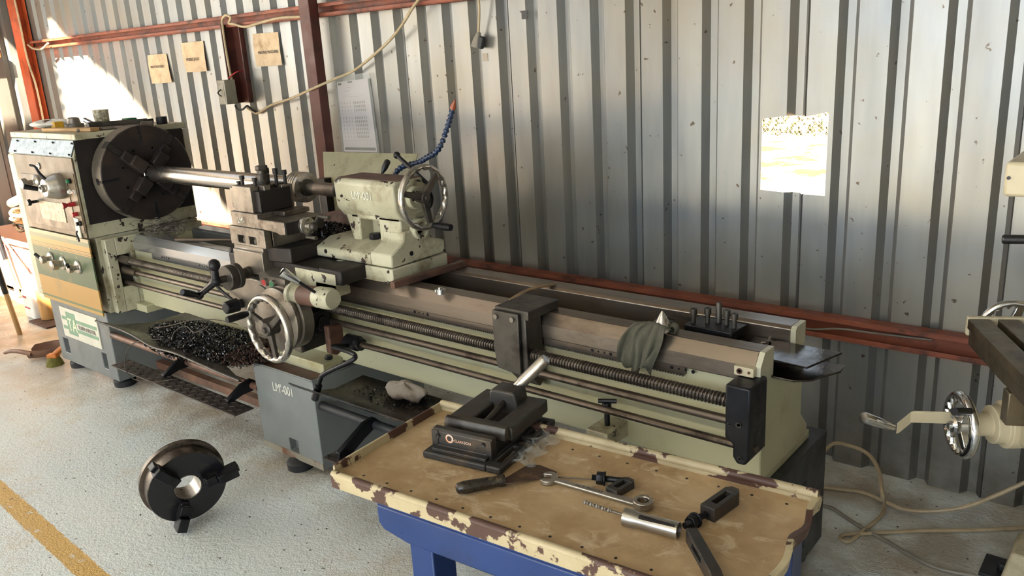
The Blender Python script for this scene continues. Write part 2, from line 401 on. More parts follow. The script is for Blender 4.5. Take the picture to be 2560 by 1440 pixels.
# back wall: trapezoid profile, one cut-out opening
xs = []                        # (x, y)
k0 = int((-8.05-LIP)/PITCH)-1; k1 = int((2.3-LIP)/PITCH)+1
for k in range(k0, k1):
    x = LIP+k*PITCH; lap = (k % 4 == 0)
    if lap: xs += [(x-.001, YW+.012), (x+.004, YW+.012)]
    xs += [(x+.005 if lap else x, YW), (x+.102, YW), (x+.122, YW+.036), (x+.150, YW+.036), (x+PITCH-.004, YW+.004)]
xs = [p for p in xs if -8.03 <= p[0] <= 2.25]
hx0, hx1 = -1.272, -1.026
def prof_y(x):
    for (xa, ya), (xb, yb) in zip(xs, xs[1:]):
        if xa <= x <= xb: return ya+(yb-ya)*(x-xa)/(xb-xa)
xs = sorted(set(xs+[(hx0, prof_y(hx0)), (hx1, prof_y(hx1))]))
def hole_z(x):
    t = (x-hx0)/(hx1-hx0)
    return 1.064+.004*math.sin(t*9)-.010*t, 1.332+.022*t+.006*math.sin(t*7)
bm = B(); rows = []
for x, y in xs:
    if hx0-1e-6 <= x <= hx1+1e-6: a, b = hole_z(x)
    else: a, b = (1.064, 1.332) if x < hx0 else (1.054, 1.354)
    rows.append([bm.verts.new((x, y, z)) for z in (0, .55, a, b, 1.9, 3.72)])
for (xa, _), (xb, _), ra, rb in zip(xs, xs[1:], rows, rows[1:]):
    for i in range(5):
        if i == 2 and xa >= hx0-1e-6 and xb <= hx1+1e-6: continue
        bm.faces.new((ra[i], rb[i], rb[i+1], ra[i+1]))
o = struct('wall_back', bm, M['wall'], solid=.0012)
for p in o.data.polygons: p.use_smooth = False
# left wall beside the side door
bm = B(); y = 3.06; rows = []
ys = []
while y > 1.75:
    ys += [(y, -8.0), (y-.102, -8.0), (y-.122, -8.036), (y-.150, -8.036)]; y -= PITCH
for y, x in ys: rows.append([bm.verts.new((x, y, z)) for z in (0, 1.2, 2.4, 3.72)])
for a, b in zip(rows, rows[1:]):
    for i in range(3): bm.faces.new((a[i], b[i], b[i+1], a[i+1]))
o = struct('wall_left', bm, M['wall'], solid=.0012)
for p in o.data.polygons: p.use_smooth = False
bm = B(); box(bm, -8.04, -8.0, -5, 1.80, 3.05, 3.72); struct('trim_1', bm, M['wall'])
bm = B(); box(bm, 2.25, 2.3, -5, 3.06, 0, 3.72); struct('wall_right', bm, M['wall'])  # right and front walls out of view, added for light control
bm = B(); box(bm, -8.0, -5.6, -5.04, -5, 0, 3.72); box(bm, -5.6, 2.25, -5.04, -5, 3.1, 3.72); struct('wall_front', bm, M['wall'])

# unseen roof, added for the light; openings shaped to land the sun patches
ZR = 3.72
def roofpt(x, y, z):
    t = (ZR-z)/-SUN_DIR.z; return (x-SUN_DIR.x*t, y-SUN_DIR.y*t)
holes = [[roofpt(x, YW, z) for x, z in ((-7.33, 2.09), (-7.19, 2.09), (-6.99, 1.935), (-6.78, 1.83), (-6.63, 1.73), (-6.26, 1.57), (-5.92, 1.33), (-5.55, 1.05), (-5.175, .80), (-4.97, .60), (-4.93, .44), (-7.33, .44))],
         [(-6.4, -.35), (-4.75, -.35), (-4.62, .5), (-6.4, .5)],
         [(-7.6, .95), (-7.25, .95), (-7.25, 1.75), (-7.6, 1.75)]]
def spans(x):
    cut = []
    for h in holes:
        q = []
        for (xa, ya), (xb, yb) in zip(h, h[1:]+h[:1]):
            if (xa <= x) != (xb <= x): q.append(ya+(yb-ya)*(x-xa)/(xb-xa))
        q.sort(); cut += list(zip(q[::2], q[1::2]))
    cut.sort(); y = -5.0; out = []
    for a, b in cut:
        if a > y: out.append((y, a))
        y = max(y, b)
    out.append((y, 3.06)); return out
bm = B(); x = -8.04
while x < 2.3:
    w = .04 if x < -4 else .4
    for a, b in spans(x+w/2): box(bm, x, x+w, a, b, ZR, ZR+.01)
    x += w
struct('ceiling', bm, M['wall'])

# lipped channel girts, post and corner column
def girt(name, x0, x1, z0, z1, mat, y=YW):
    bm = B(); t = .004; d = .055; lip = .02
    box(bm, x0, x1, y-t, y-.001, z0, z1)
    box(bm, x0, x1, y-d, y-t, z1-t, z1); box(bm, x0, x1, y-d, y-t, z0, z0+t)
    box(bm, x0, x1, y-d, y-d+t, z1-lip, z1-t); box(bm, x0, x1, y-d, y-d+t, z0+t, z0+lip)
    struct(name, bm, mat, .0015)
girt('trim_2', -7.6, 2.2, 1.868, 1.938, M['redoxide'])
girt('trim_3', -7.6, 2.2, .524, .610, M['redoxide'])
bm = B(); box(bm, -3.845, -3.755, 2.90, 2.962, 0, 3.7); struct('trim_4', bm, M['post'], .004)
bm = B(); xa = -7.76
box(bm, xa, xa+.15, 2.925, 2.932, 0, 3.7); box(bm, xa, xa+.15, 3.0, 3.008, 0, 3.7); box(bm, xa+.07, xa+.08, 2.932, 3.0, 0, 3.7)
struct('trim_5', bm, M['orange'])
bm = B(); box(bm, -7.99, -7.945, 1.8, 2.86, 1.83, 1.93); struct('trim_6', bm, M['orange'])

# ------------------------------------------------------------------ outside the opening
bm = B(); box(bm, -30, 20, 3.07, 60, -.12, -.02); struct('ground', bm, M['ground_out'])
bm = B()
for i in range(2600):
    p = Vector((random.uniform(-7.6, -3.2), random.uniform(13.5, 14.3), random.uniform(.0, 1.6)**1.0))
    s = random.uniform(.025, .07); e = Euler((random.uniform(0, 6.3), random.uniform(0, 6.3), random.uniform(0, 6.3))).to_matrix()
    q = [p+e @ Vector(v)*s for v in ((-1, 0, 0), (0, -.5, .1), (1, 0, 0), (0, .5, .1))]
    bm.faces.new([bm.verts.new(v) for v in q])
single('hedge', bm, M['leaf'], 'sunlit yellow green hedge outside, seen at the top of the cut wall opening', 'hedge', kind='stuff')
t = thing('chain_link_fence', 'chain link fence in front of the hedge outside the wall opening', 'fence', (-5.5, 13.2, 0))
bm = B()
for s in (1, -1):
    for i in range(110):
        x = -9+i*.07; a = Vector((x, 13.2, .02)); b = Vector((x+s*1.3, 13.2, 1.32))
        tube(bm, [a, b], .004, 3, 1)
part('wire_mesh', bm, M['steel'], t)
for x in (-8.2, -2.4):
    bm = B(); cyl(bm, (x, 13.23, -.1), (x, 13.23, 1.4), .03, n=10); part('fence_post', bm, M['steel'], t)

# ------------------------------------------------------------------ lathe
L = thing('lathe', 'long cream and grey metal lathe standing along the corrugated wall', 'lathe', (-2.9, 2.05, 0))
AY, AZ = 2.05, 1.14            # spindle axis
# pedestals
def foot(x, y, par):
    bm = B(); rev(bm, (x, y, 0), (0, 0, 1), [(0, .055), (.03, .058), (.038, .05), (.05, .02), (.07, .018)], 24)
    part('levelling_foot', bm, M['dkgrey'], par)
bm = B(); cells(bm, [-4.99, -4.925, -4.855, -4.44, -4.385, -4.285], [1.77, 2.36], [.05, .10, .19, .44], {(1, 0, 1), (3, 0, 1)})
box(bm, -4.98, -4.30, 1.80, 2.35, .06, .43)
ped = part('headstock_pedestal', bm, M['grey_ped'], L, .004)
for x in (-4.90, -4.36):
    for y in (1.83, 2.3): foot(x, y, ped)
bm = B(); box(bm, -4.865, -4.405, 1.764, 1.7695, .215, .392); npl = part('name_plate', bm, M['plate_white'], ped)
tag(npl, 'white and green name plate')
bm = B(); box(bm, -4.85, -4.42, 1.7632, 1.764, .318, .338); box(bm, -4.85, -4.42, 1.7632, 1.764, .262, .282)
box(bm, -4.79, -4.675, 1.7628, 1.764, .238, .37); part('green_band', bm, M['green'], ped)
text('lettering', 'TA', .105, face_front((-4.782, 1.7622, .262)), M['letter'], ped, .85)
text('lettering', 'TURN MASTER', .034, face_front((-4.655, 1.7622, .288)), M['ink_lt'], ped, .95)
bm = B(); cells(bm, [-2.955, -2.765, -2.705, -2.55], [1.77, 2.36], [.045, .075, .135, .43], {(1, 0, 1)})
box(bm, -2.955, -2.55, 1.77, 1.776, .43, .437); box(bm, -2.556, -2.55, 1.77, 2.0, .43, .437); box(bm, -2.955, -2.949, 1.77, 2.0, .43, .437)
box(bm, -2.945, -2.56, 1.80, 2.35, .05, .42)
ped2 = part('middle_pedestal', bm, M['grey_ped'], L, .003)
for x, y in ((-2.735, 1.79), (-2.86, 2.3), (-2.65, 2.3)): foot(x, y, ped2)
text('lettering', "LM'-001", .055, face_front((-2.83, 1.7692, .335)), M['chalk'], ped2, .8)
bm = B(); box(bm, -2.949, -2.556, 1.7765, 2.3, .43, .4315); part('grime_layer', bm, M['brown_bar'], ped2)
bm = B(); box(bm, -2.956, -2.549, 1.769, 1.771, .045, .075); part('scuffed_skirt', bm, M['skirt'], ped2)
bm = B(); cells(bm, [-1.20, -.775], [1.77, 2.18, 2.25, 2.41], [.045, .10, .33, .40, .43], {(0, 1, 1)}); box(bm, -1.19, -.80, 1.78, 2.40, .08, .42)
ped3 = part('tailstock_end_pedestal', bm, M['dark_ped'], L, .004)
for x in (-1.1, -.85): foot(x, 2.32, ped3)
# bed
bm = B()
box(bm, -4.24, -.80, 1.945, 1.985, .46, .79)
box(bm, -4.24, -.80, 2.185, 2.235, .46, .80)
box(bm, -4.24, -.80, 1.985, 2.185, .46, .50)
for x in (-3.7, -3.1, -2.5, -1.9, -1.35): box(bm, x, x+.04, 1.98, 2.19, .5, .70)
box(bm, -1.14, -.93, 1.984, 2.186, .70, .762)
box(bm, -.84, -.798, 1.944, 2.236, .458, .748)
prism(bm, [(2.2, .463), (2.30, .463), (2.30, .49), (2.232, .56), (2.2, .56)], 'x', -.86, -.801)
box(bm, -2.90, -2.57, 1.845, 1.95, .43, .475); box(bm, -1.15, -.803, 1.947, 2.33, .43, .459); box(bm, -4.24, -4.1, 1.9, 2.3, .43, .47)
bed = part('bed', bm, M['cream_bed'], L, .004)
bm = B(); hexnut(bm, (-2.60, 1.90, .475), (0, 0, 1), .016, .016); part('bolt', bm, M['black'], bed)
FR = [(1.925, .757), (1.925, .80), (1.952, .835), (2.01, .835), (2.01, .75), (1.95, .75)]
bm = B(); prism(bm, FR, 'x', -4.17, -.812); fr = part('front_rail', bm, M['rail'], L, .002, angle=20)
bm = B(); prism(bm, FR, 'x', -.812, -.797); part('rail_end', bm, M['cream'], fr)
RR = [(2.165, .775), (2.165, .832), (2.175, .84), (2.24, .84), (2.24, .775)]
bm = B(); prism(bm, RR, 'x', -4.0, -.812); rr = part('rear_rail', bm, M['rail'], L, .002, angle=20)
bm = B(); prism(bm, RR, 'x', -.812, -.797); part('rail_end', bm, M['cream'], rr)
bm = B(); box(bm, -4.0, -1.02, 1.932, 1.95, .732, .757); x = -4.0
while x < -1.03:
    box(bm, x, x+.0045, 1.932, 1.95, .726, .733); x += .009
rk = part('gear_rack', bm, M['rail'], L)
for x0 in (-3.9, -3.55, -3.2, -2.1, -1.72, -1.33, -1.06):
    for dx in (0, .022, .044, .066): bm = B(); cyl(bm, (x0+dx, 1.9312, .747), (x0+dx, 1.9322, .747), .0055 if dx in (0, .066) else .0035, n=12); part('screw_hole', bm, M['plastic_black'], rk)
# lead screw (helical thread), feed rod, control rod
def thread(bm, x0, x1, y, z, ro, ri, p, n=18, q=6):
    rows = []; N = int((x1-x0)/p*q)
    for i in range(N+1):
        row = []
        for j in range(n):
            a = 2*math.pi*j/n; ph = (i/q+j/n) % 1
            r = ro if ph < .45 else (ri if ph > .6 and ph < .85 else (ro+ri)/2)
            row.append(bm.verts.new((x0+(x1-x0)*i/N, y+math.cos(a)*r, z+math.sin(a)*r)))
        rows.append(row)
    for a, b in zip(rows, rows[1:]):
        for j in range(n): bm.faces.new((a[j], a[(j+1) % n], b[(j+1) % n], b[j]))
bm = B(); thread(bm, -4.12, -.84, 1.87, .716, .019, .0145, .0105); cyl(bm, (-4.3, 1.87, .716), (-4.1, 1.87, .716), .021); cyl(bm, (-.845, 1.87, .716), (-.80, 1.87, .716), .013)
part('lead_screw', bm, M['screw'], L, angle=25)
bm = B(); cyl(bm, (-4.08, 1.875, .658), (-.80, 1.875, .658), .0125, n=16); cyl(bm, (-4.3, 1.875, .658), (-4.07, 1.875, .658), .02, n=16); part('feed_rod', bm, M['rod'], L)
bm = B(); cyl(bm, (-4.3, 1.875, .592), (-.78, 1.875, .592), .0115, n=16); part('control_rod', bm, M['rod'], L)
# right hand bearing bracket
bm = B(); prism(bm, [(-.855, .775), (-.855, .625), (-.832, .61), (-.832, .575), (-.82, .556), (-.798, .556), (-.785, .575), (-.785, .775)], 'y', 1.838, 1.945)
brk = part('bearing_bracket', bm, M['black'], L, .006)
for x, z, r in ((-.815, .67, .008), (-.843, .665, .004), (-.81, .575, .006)): bm = B(); rev(bm, (x, 1.838, z), (0, -1, 0), [(0, r), (.003, r), (.003, r*.6), (0, r*.5)], 14); part('bracket_bolt', bm, M['iron'], brk)
bm = B(); box(bm, -.862, -.808, 1.905, 1.945, .777, .802); tg = part('stop_block', bm, M['mill'], L, .002)
bm = B(); rev(bm, (-.846, 1.904, .79), (0, -1, 0), [(0, .008), (.002, .008), (.002, .005), (0, .004)], 14); rev(bm, (-.82, 1.904, .79), (0, -1, 0), [(0, .004), (.001, .004)], 10); part('bolt', bm, M['rust'], tg)
# lead screw support bracket in mid bed
bm = B(); prism(bm, [(-1.635, .857), (-1.635, .72), (-1.625, .665), (-1.53, .655), (-1.53, .857)], 'y', 1.828, 1.842)
box(bm, -1.635, -1.5, 1.842, 2.0, .836, .866); prism(bm, [(1.842, .84), (1.842, .665), (1.90, .60), (1.93, .62), (1.92, .84)], 'x', -1.60, -1.512)
sb = part('screw_support_bracket', bm, M['iron'], L, .003)
for x in (-1.618, -1.552): bm = B(); hexnut(bm, (x, 1.828, .838), (0, -1, 0), .009, .006); part('bolt', bm, M['iron_lt'], sb)

# headstock casing
HX0, HX1 = -5.03, -4.24
bm = B(); prism(bm, [(1.745, .845), (1.745, 1.255), (1.78, 1.333), (2.345, 1.333), (2.345, .845)], 'x', HX0, HX1)
hs = part('headstock', bm, M['cream_worn'], L, .006)
bm = B(); box(bm, HX0-.005, HX1+.006, 1.772, 2.357, 1.334, 1.364); part('headstock_lid', bm, M['cream_worn'], hs, .004)
bm = B(); box(bm, HX1, HX1+.004, 1.762, 2.335, .915, 1.332); tag(part('end_plate', bm, M['grease'], hs), 'dark greasy end plate')
bm = B(); prism(bm, [(1.738, 1.257), (1.772, 1.332), (1.776, 1.330), (1.742, 1.255)], 'x', -5.02, -4.243); tag(part('speed_plaque', bm, M['label_alu'], hs), 'wrinkled silver plaque')
for x in (-4.93, -4.70, -4.48, -4.26):
    for y, z in ((1.742, 1.268), (1.766, 1.32)): bm = B(); ball(bm, (x, y-.003, z), .005, 8); part('rivet', bm, M['plastic_black'], hs)
bm = B(); box(bm, -4.95, -4.238, 1.736, 1.744, .85, 1.252); cp = part('control_panel', bm, M['panel'], L, .002)
bm = B(); box(bm, -4.90, -4.335, 1.733, 1.736, .875, 1.15); part('dial_plate', bm, M['panel_dk'], cp, .001)
bm = B(); box(bm, -4.30, -4.245, 1.733, 1.736, .875, 1.175); part('button_plate', bm, M['panel'], cp, .001)
bm = B(); p0 = PY(95, 500, 1.731); p1 = PY(170, 560, 1.731); box(bm, p0.x+.01, p1.x-.01, 1.730, 1.733, p1.z+.005, p0.z-.0); part('data_plate', bm, M['chart'], cp)
def knob(name, px, py, y, prof, mat, par, n=28):
    p = PY(px, py, y); p.y = 1.736; bm = B(); rev(bm, p, (0, -1, 0), prof, n); return part(name, bm, mat, par, .0015), p
knob('speed_dial', 88, 455, 1.72, [(0, .036), (.012, .036), (.02, .03), (.03, .014), (.055, .014), (.06, .028), (.085, .026), (.088, .0)], M['alu'], cp)
k, p = knob('range_dial', 142, 466, 1.715, [(0, .066), (.03, .066), (.036, .062), (.075, .05), (.082, .044), (.084, .02), (.10, .02), (.10, 0)], M['alu'], cp)
bm = B(); a = Vector((p.x, 1.66, p.z)); tube(bm, [a+Vector((.02, .02, .02)), a+Vector((.0, -.01, .07)), a+Vector((-.045, -.01, .105)), a+Vector((-.075, -.02, .115))], lambda t: .009-.003*t, 10); cyl(bm, a+Vector((-.01, -.03, 0)), a+Vector((-.03, -.085, .02)), .011, .014); part('dial_lever', bm, M['black'], k)
knob('pull_knob', 75, 506, 1.70, [(0, .008), (.03, .008), (.034, .018), (.05, .016), (.05, 0)], M['plastic_black'], cp, 18)
knob('oil_sight', 97, 415, 1.735, [(0, .018), (.006, .018), (.006, .012), (.003, .011), (.003, 0)], M['alu'], cp, 20)
def btn(name, px, py, r, mat, ring=None, h=.018):
    p = PY(px, py, 1.725); p.y = 1.733
    bm = B(); rev(bm, p, (0, -1, 0), [(0, r), (h, r), (h+.003, r*.8), (h+.003, 0)], 20); o = part(name, bm, mat, cp)
    if ring:
        bm = B(); rev(bm, p, (0, -1, 0), [(0, r*1.35), (h*.6, r*1.35), (h*.6, r*1.0), (0, r)], 20); part('button_ring', bm, ring, o)
btn('start_button', 172, 453, .010, M['greenb'], M['black'])
btn('white_button', 173, 480, .009, M['white'], M['white'], .012)
btn('pink_button', 183, 481, .009, M['pinkbox'], M['white'], .012)
p = PY(180, 511, 1.72); p.y = 1.733; bm = B(); rev(bm, p, (0, -1, 0), [(0, .012), (.02, .012), (.035, .008), (.055, .017), (.062, .017), (.062, 0)], 22); part('emergency_stop', bm, M['red'], cp)
btn('stop_button', 189, 536, .011, M['red'], None, .022)
p0 = PY(183, 545, 1.728); bm = B(); box(bm, p0.x, p0.x+.05, 1.728, 1.733, p0.z-.10, p0.z); part('switch_plate', bm, M['plate_white'], cp, .001)
knob('rotary_switch', 193, 560, 1.715, [(0, .013), (.012, .013), (.014, .010), (.028, .009), (.028, 0)], M['plastic_black'], cp, 18)
bm = B(); p = PY(193, 577, 1.715); tube(bm, [p, p+Vector((.0, -.006, -.015)), p+Vector((.004, -.004, -.03))], .004, 8); tube(bm, [p+Vector((.002, -.004, -.028)), p+Vector((.008, -.004, -.055))], .005, 6, 1); tube(bm, [p+Vector((0, -.004, -.028)), p+Vector((-.02, -.006, -.05))], .0012, 6, 1); part('key_bunch', bm, M['plastic_black'], cp)
# gearbox below with the striped feed panel
bm = B(); prism(bm, [(1.78, .44), (1.78, .842), (2.345, .842), (2.345, .44)], 'x', -5.03, -4.25); box(bm, -4.25, -4.20, 1.80, 1.85, .44, .83); box(bm, -4.25, -4.20, 1.85, 2.34, .74, .83); box(bm, -4.25, -4.20, 1.92, 2.34, .44, .75); box(bm, -4.25, -4.20, 1.84, 1.93, .44, .57)
gb = part('feed_gearbox', bm, M['cream_worn'], L, .004)
bm = B(); box(bm, -4.248, -4.225, 1.85, 1.92, .57, .74); part('rod_pocket', bm, M['grease'], gb)
bm = B(); box(bm, -4.955, -4.226, 1.731, 1.739, .44, .845); fp = part('feed_panel', bm, M['feed'], L, .001)
bm = B(); box(bm, -5.05, -4.957, 1.738, 1.80, .445, 1.25); part('corner_post', bm, M['cream'], L, .012)
for i, (px, py) in enumerate(((128, 645), (158, 658), (196, 668))):
    p = PY(px, py, 1.73); p.y = 1.731
    bm = B(); rev(bm, p, (0, -1, 0), [(0, .038), (.004, .038), (.01, .033), (.012, .018), (.03, .018), (.032, .027), (.06, .026), (.064, .020), (.064, 0)] if i == 1 else [(0, .036), (.004, .036), (.01, .032), (.012, .013), (.03, .013), (.034, .022), (.055, .02), (.058, 0)], 28)
    kn = part('feed_knob', bm, M['alu'], fp, .001)
    if i != 1:
        bm = B(); s = -1 if i == 0 else 1; cyl(bm, p+Vector((0, -.045, 0)), p+Vector((s*.045 if i == 0 else .02, -.06, .03)), .007, .009, 14); part('knob_lever', bm, M['black'], kn)
    bm = B(); prism(bm, [(p.x-.004, p.z+.055), (p.x+.004, p.z+.055), (p.x, p.z+.045)], 'y', 1.730, 1.731); part('index_mark', bm, M['letter'], fp)

# four jaw chuck on the spindle
CX = -4.12
def R4(a): return Matrix.Translation((CX, AY, AZ)) @ Matrix.Rotation(a, 4, 'X')
bm = B(); rev(bm, (CX-.095, AY, AZ), (1, 0, 0), [(-.02, .12), (0, .12), (0, .232), (.004, .239), (.091, .239), (.095, .236), (.095, 0)], 72)
ch = part('four_jaw_chuck', bm, M['face'], L, .001)
for q in range(4):
    bm = B(); prism(bm, [(-.016, .0), (-.016, -.0)][:0] or [(-.007, .15), (.007, .15), (.007, .2406), (-.007, .2406)], 'x', -.055, .0008, R4(q*math.pi/2+.05)); box(bm, -.06, -.03, -.016, .016, .17, .2406, R4(q*math.pi/2+.05)); part('t_slot', bm, M['plastic_black'], ch)
    bm = B(); box(bm, -.05, .0008, -.020, .020, .07, .2406, R4(q*math.pi/2+.83)); part('jaw_slot', bm, M['grease'], ch)
for q in range(8): bm = B(); rev(bm, R4(q*math.pi/4+.45) @ Vector((0, 0, .13)), (1, 0, 0), [(0, .011), (.002, .011), (.002, .006), (0, .005)], 12); part('face_bolt', bm, M['grease'], ch)
bm = B(); ringcyl(bm, (CX-.096, AY, AZ), (1, 0, 0), .2402, .232, .094, 72); part('rim', bm, M['iron_lt'], ch)
for q in range(4):
    bm = B(); T = R4(q*math.pi/2+.83)
    prism(bm, [(-.032, .042), (-.018, .0415), (.018, .0415), (.032, .042), (.028, .12), (-.028, .12)], 'x', .0, .055, T); box(bm, 0, .03, -.024, .024, .115, .165, T)
    j = part('jaw', bm, M['face'], ch, .004)
    bm = B(); T2 = R4(q*math.pi/2+.83)
    for i in range(9): box(bm, -.02, .003, -.012, .012, .17+i*.0075, .174+i*.0075, T2)
    part('jaw_screw', bm, M['iron'], ch)

# carriage: saddle, apron, cross slide, tool post
bm = B()
box(bm, -3.06, -2.46, 1.80, 2.32, .837, .895); box(bm, -2.46, -2.33, 1.80, 2.0, .845, .90); box(bm, -3.06, -2.62, 1.80, 1.93, .80, .84)
sd = part('saddle', bm, M['grease'], L, .006)
bm = B(); box(bm, -2.60, -2.36, 1.796, 1.80, .80, .885); box(bm, -2.48, -2.36, 1.796, 1.86, .80, .845); tag(part('front_cover', bm, M['cream_worn'], sd, .003), 'cream painted cover')
bm = B(); prism(bm, [(-3.02, .815), (-3.055, .69), (-3.04, .625), (-2.97, .585), (-2.585, .545), (-2.585, .815)], 'y', 1.765, 1.93)
ap = part('apron', bm, M['iron_lt'], L, .006)
bm = B(); box(bm, -2.586, -2.58, 1.775, 1.925, .55, .83); rev(bm, (-2.585, 1.84, .66), (1, 0, 0), [(0, .07), (.02, .07), (.024, .055), (.05, .05), (.054, .03), (.07, .028), (.07, 0)], 30); part('apron_end_cover', bm, M['grease'], ap, .002)
bm = B(); rev(bm, (-2.80, 1.766, .735), (0, -1, 0), [(0, .06), (.006, .06), (.006, 0)], 40); part('cover_disc', bm, M['iron_lt'], ap, .001)
bm = B(); q0, q1 = PY(655, 690, 1.75), PY(715, 715, 1.75); box(bm, -2.765, -2.60, 1.742, 1.80, .808, .848); prism(bm, [(1.742, .848), (1.735, .852), (1.80, .872), (1.80, .848)], 'x', -2.77, -2.597)
bb = part('push_button_box', bm, M['iron_lt'], ap, .002)
for nm, x, mt in (('red_button', -2.715, 'red'), ('green_button', -2.664, 'greenb')):
    bm = B(); cyl(bm, (x, 1.742, .826), (x, 1.728, .826), .0155); cyl(bm, (x, 1.728, .826), (x, 1.727, .826), .0155); part('button_collar', bm, M['alu'], bb)
    bm = B(); cyl(bm, (x, 1.728, .826), (x, 1.7255, .826), .0125); part(nm, bm, M[mt], bb)
# apron hand wheel
def spokewheel(name, c, d, R, r, par, mat, spokes=3, a0=.5, hub=.022, hubL=.05, wavy=.35, flat=1.0, handle=None, hlen=.09, hmat=None, dish=.0):
    c = Vector(c); d, u, w = frame(d)
    bm = B(); torus(bm, c, d, R-r, r, 72, 12, wavy, 18, flat); o = part(name, bm, mat, par)
    bm = B(); rev(bm, c-d*hubL*.6, d, [(0, hub), (hubL*.9, hub), (hubL, hub*.8), (hubL, hub*.45), (hubL+.008, hub*.4), (hubL+.008, 0)], 24); part('hub', bm, M['iron'] if mat != M['chrome'] else mat, o)
    for k in range(spokes):
        a = a0+2*math.pi*k/spokes; e = u*math.cos(a)+w*math.sin(a); s = d.cross(e); bm = B()
        vs = []
        for t, hw, th in ((hub*.7, .013, .009), (R-r*1.2, .010, .006)):
            for sx, sz in ((-1, -1), (1, -1), (1, 1), (-1, 1)): vs.append(bm.verts.new(c-d*dish*(1-t/R)+e*t+s*hw*sx+d*th*sz))
        for i in range(4): bm.faces.new((vs[i], vs[(i+1) % 4], vs[4+(i+1) % 4], vs[4+i]))
        bm.faces.new(vs[:4]); bm.faces.new(vs[4:]); part('spoke', bm, M['iron'] if mat != M['chrome'] else mat, o, .002)
    if handle is not None:
        e = u*math.cos(handle)+w*math.sin(handle); p = c+e*(R-r); bm = B()
        rev(bm, p, d, [(0, .008), (.012, .008), (.015, .011), (.03, .0135), (.015+hlen*.8, .014), (.015+hlen, .012), (.015+hlen, 0)], 20); part('grip', bm, hmat or M['plastic_black'], o)
    return o
bm = B(); rev(bm, (-2.60, 1.765, .705), (0, -1, 0), [(0, .125), (.045, .125), (.05, .118), (.06, .118), (.062, .125), (.075, .125), (.078, .118), (.078, .02), (.15, .02), (.15, 0)], 56); part('carriage_dial', bm, M['iron_lt'], ap, .001)
hw = PY(674, 822, 1.625)
d, u, w = frame((0, -1, 0))
hh = PY(628, 800, 1.60)-hw; ang = math.atan2(hh.dot(w), hh.dot(u))
spokewheel('carriage_handwheel', hw, (0, -1, 0), .133, .0125, ap, M['alu'], 3, ang, .026, .05, .45, 1.3, ang, .085, M['black'])
# cross feed crank
cx, cz = -2.848, .845
bm = B(); rev(bm, (cx, 1.80, cz), (0, -1, 0), [(0, .024), (.06, .024), (.06, .022), (.095, .022), (.096, .05), (.115, .05), (.117, .046), (.122, .046), (.124, .05), (.15, .05), (.153, .047), (.153, .014), (.20, .014), (.20, 0)], 36)
cf = part('cross_feed_dial', bm, M['iron'], L, .001)
hb = Vector((cx, 1.605, cz)); bm = B(); b1 = PY(535, 663, 1.605); b2 = PY(499, 738, 1.605)
ball(bm, hb, .020); ball(bm, b1, .024, 20); tube(bm, [b1, hb], lambda t: .012+.004*t, 12, 1); tube(bm, [hb, b2], lambda t: .016-.005*t, 12, 1); ball(bm, b2, .017)
part('crank_arm', bm, M['black'], cf)
e2 = PY(458, 731, 1.50); bm = B(); dd = (e2-b2); ln = dd.length; rev(bm, b2, dd, [(0, .009), (.012, .009), (.02, .012), (ln*.6, .014), (ln, .013), (ln+.008, .009), (ln+.008, 0)], 18); part('grip', bm, M['black'], cf)
p = PY(592, 762, 1.74); bm = B(); rev(bm, (p.x, 1.765, p.z), (0, -1, 0), [(0, .02), (.02, .02), (.022, .030), (.075, .027), (.08, .022), (.08, 0)], 8); kn = part('half_nut_knob', bm, M['black'], ap, .003)
bm = B(); tube(bm, [PY(527, 668, 1.745), PY(540, 712, 1.745), p+Vector((-.01, 0, .01))], .007, 8); part('knob_lever', bm, M['black'], kn)
# feed clutch housing with shiny knobbed lever
bm = B(); rev(bm, (-2.53, 1.73, .808), (1, 0, .05), [(0, .048), (.018, .048), (.02, .036), (.055, .036), (.056, .0365)], 30); mc = part('feed_lever_housing', bm, M['cream_worn'], ap, .001)
bm = B(); rev(bm, (-2.475, 1.73, .811), (1, 0, .05), [(0, .038), (.09, .038)], 30); part('worn_band', bm, M['brown_bar'], mc)
bm = B(); rev(bm, (-2.386, 1.73, .8155), (1, 0, .05), [(0, .037), (.01, .040), (.075, .040), (.088, .034), (.088, 0)], 30); part('end_cap', bm, M['cream_worn'], mc)
bm = B(); a = PY(788, 731, 1.695); b = PY(706, 679, 1.60); tube(bm, [a, a+(b-a)*.55], .0055, 8, 1); part('lever_rod', bm, M['black'], mc)
bm = B(); dd = (b-a); rev(bm, a+dd*.5, dd, [(0, .009), (dd.length*.25, .015), (dd.length*.5, .019), (dd.length*.52, .018), (dd.length*.52, .013), (dd.length*.51, .012), (dd.length*.51, 0)], 24); part('lever_knob', bm, M['chrome'], mc)
# start lever hanging from the control rod
bm = B(); rev(bm, (-2.43, 1.875, .592), (1, 0, 0), [(0, .03), (.06, .03), (.065, .024), (.08, .024)], 24); lv = part('start_lever_hub', bm, M['black'], L)
bm = B(); tube(bm, [Vector((-2.40, 1.86, .585)), PY(833, 866, 1.76), PY(850, 872, 1.73), PY(878, 882, 1.69), PY(888, 890, 1.68), PY(878, 902, 1.66), PY(812, 934, 1.64), PY(800, 950, 1.635), PY(787, 993, 1.63)], .0085, 10, 8); part('start_lever', bm, M['black'], lv)
bm = B(); a, b = PY(797, 963, 1.633), PY(787, 997, 1.63); cyl(bm, a, b, .013, .014, 16); part('grip', bm, M['plastic_black'], lv)
bm = B(); prism(bm, [(1.80, .67), (1.80, .56), (1.83, .545), (1.87, .56), (1.87, .66)], 'x', -2.475, -2.445); part('rusty_bracket', bm, M['rust'], lv, .006)
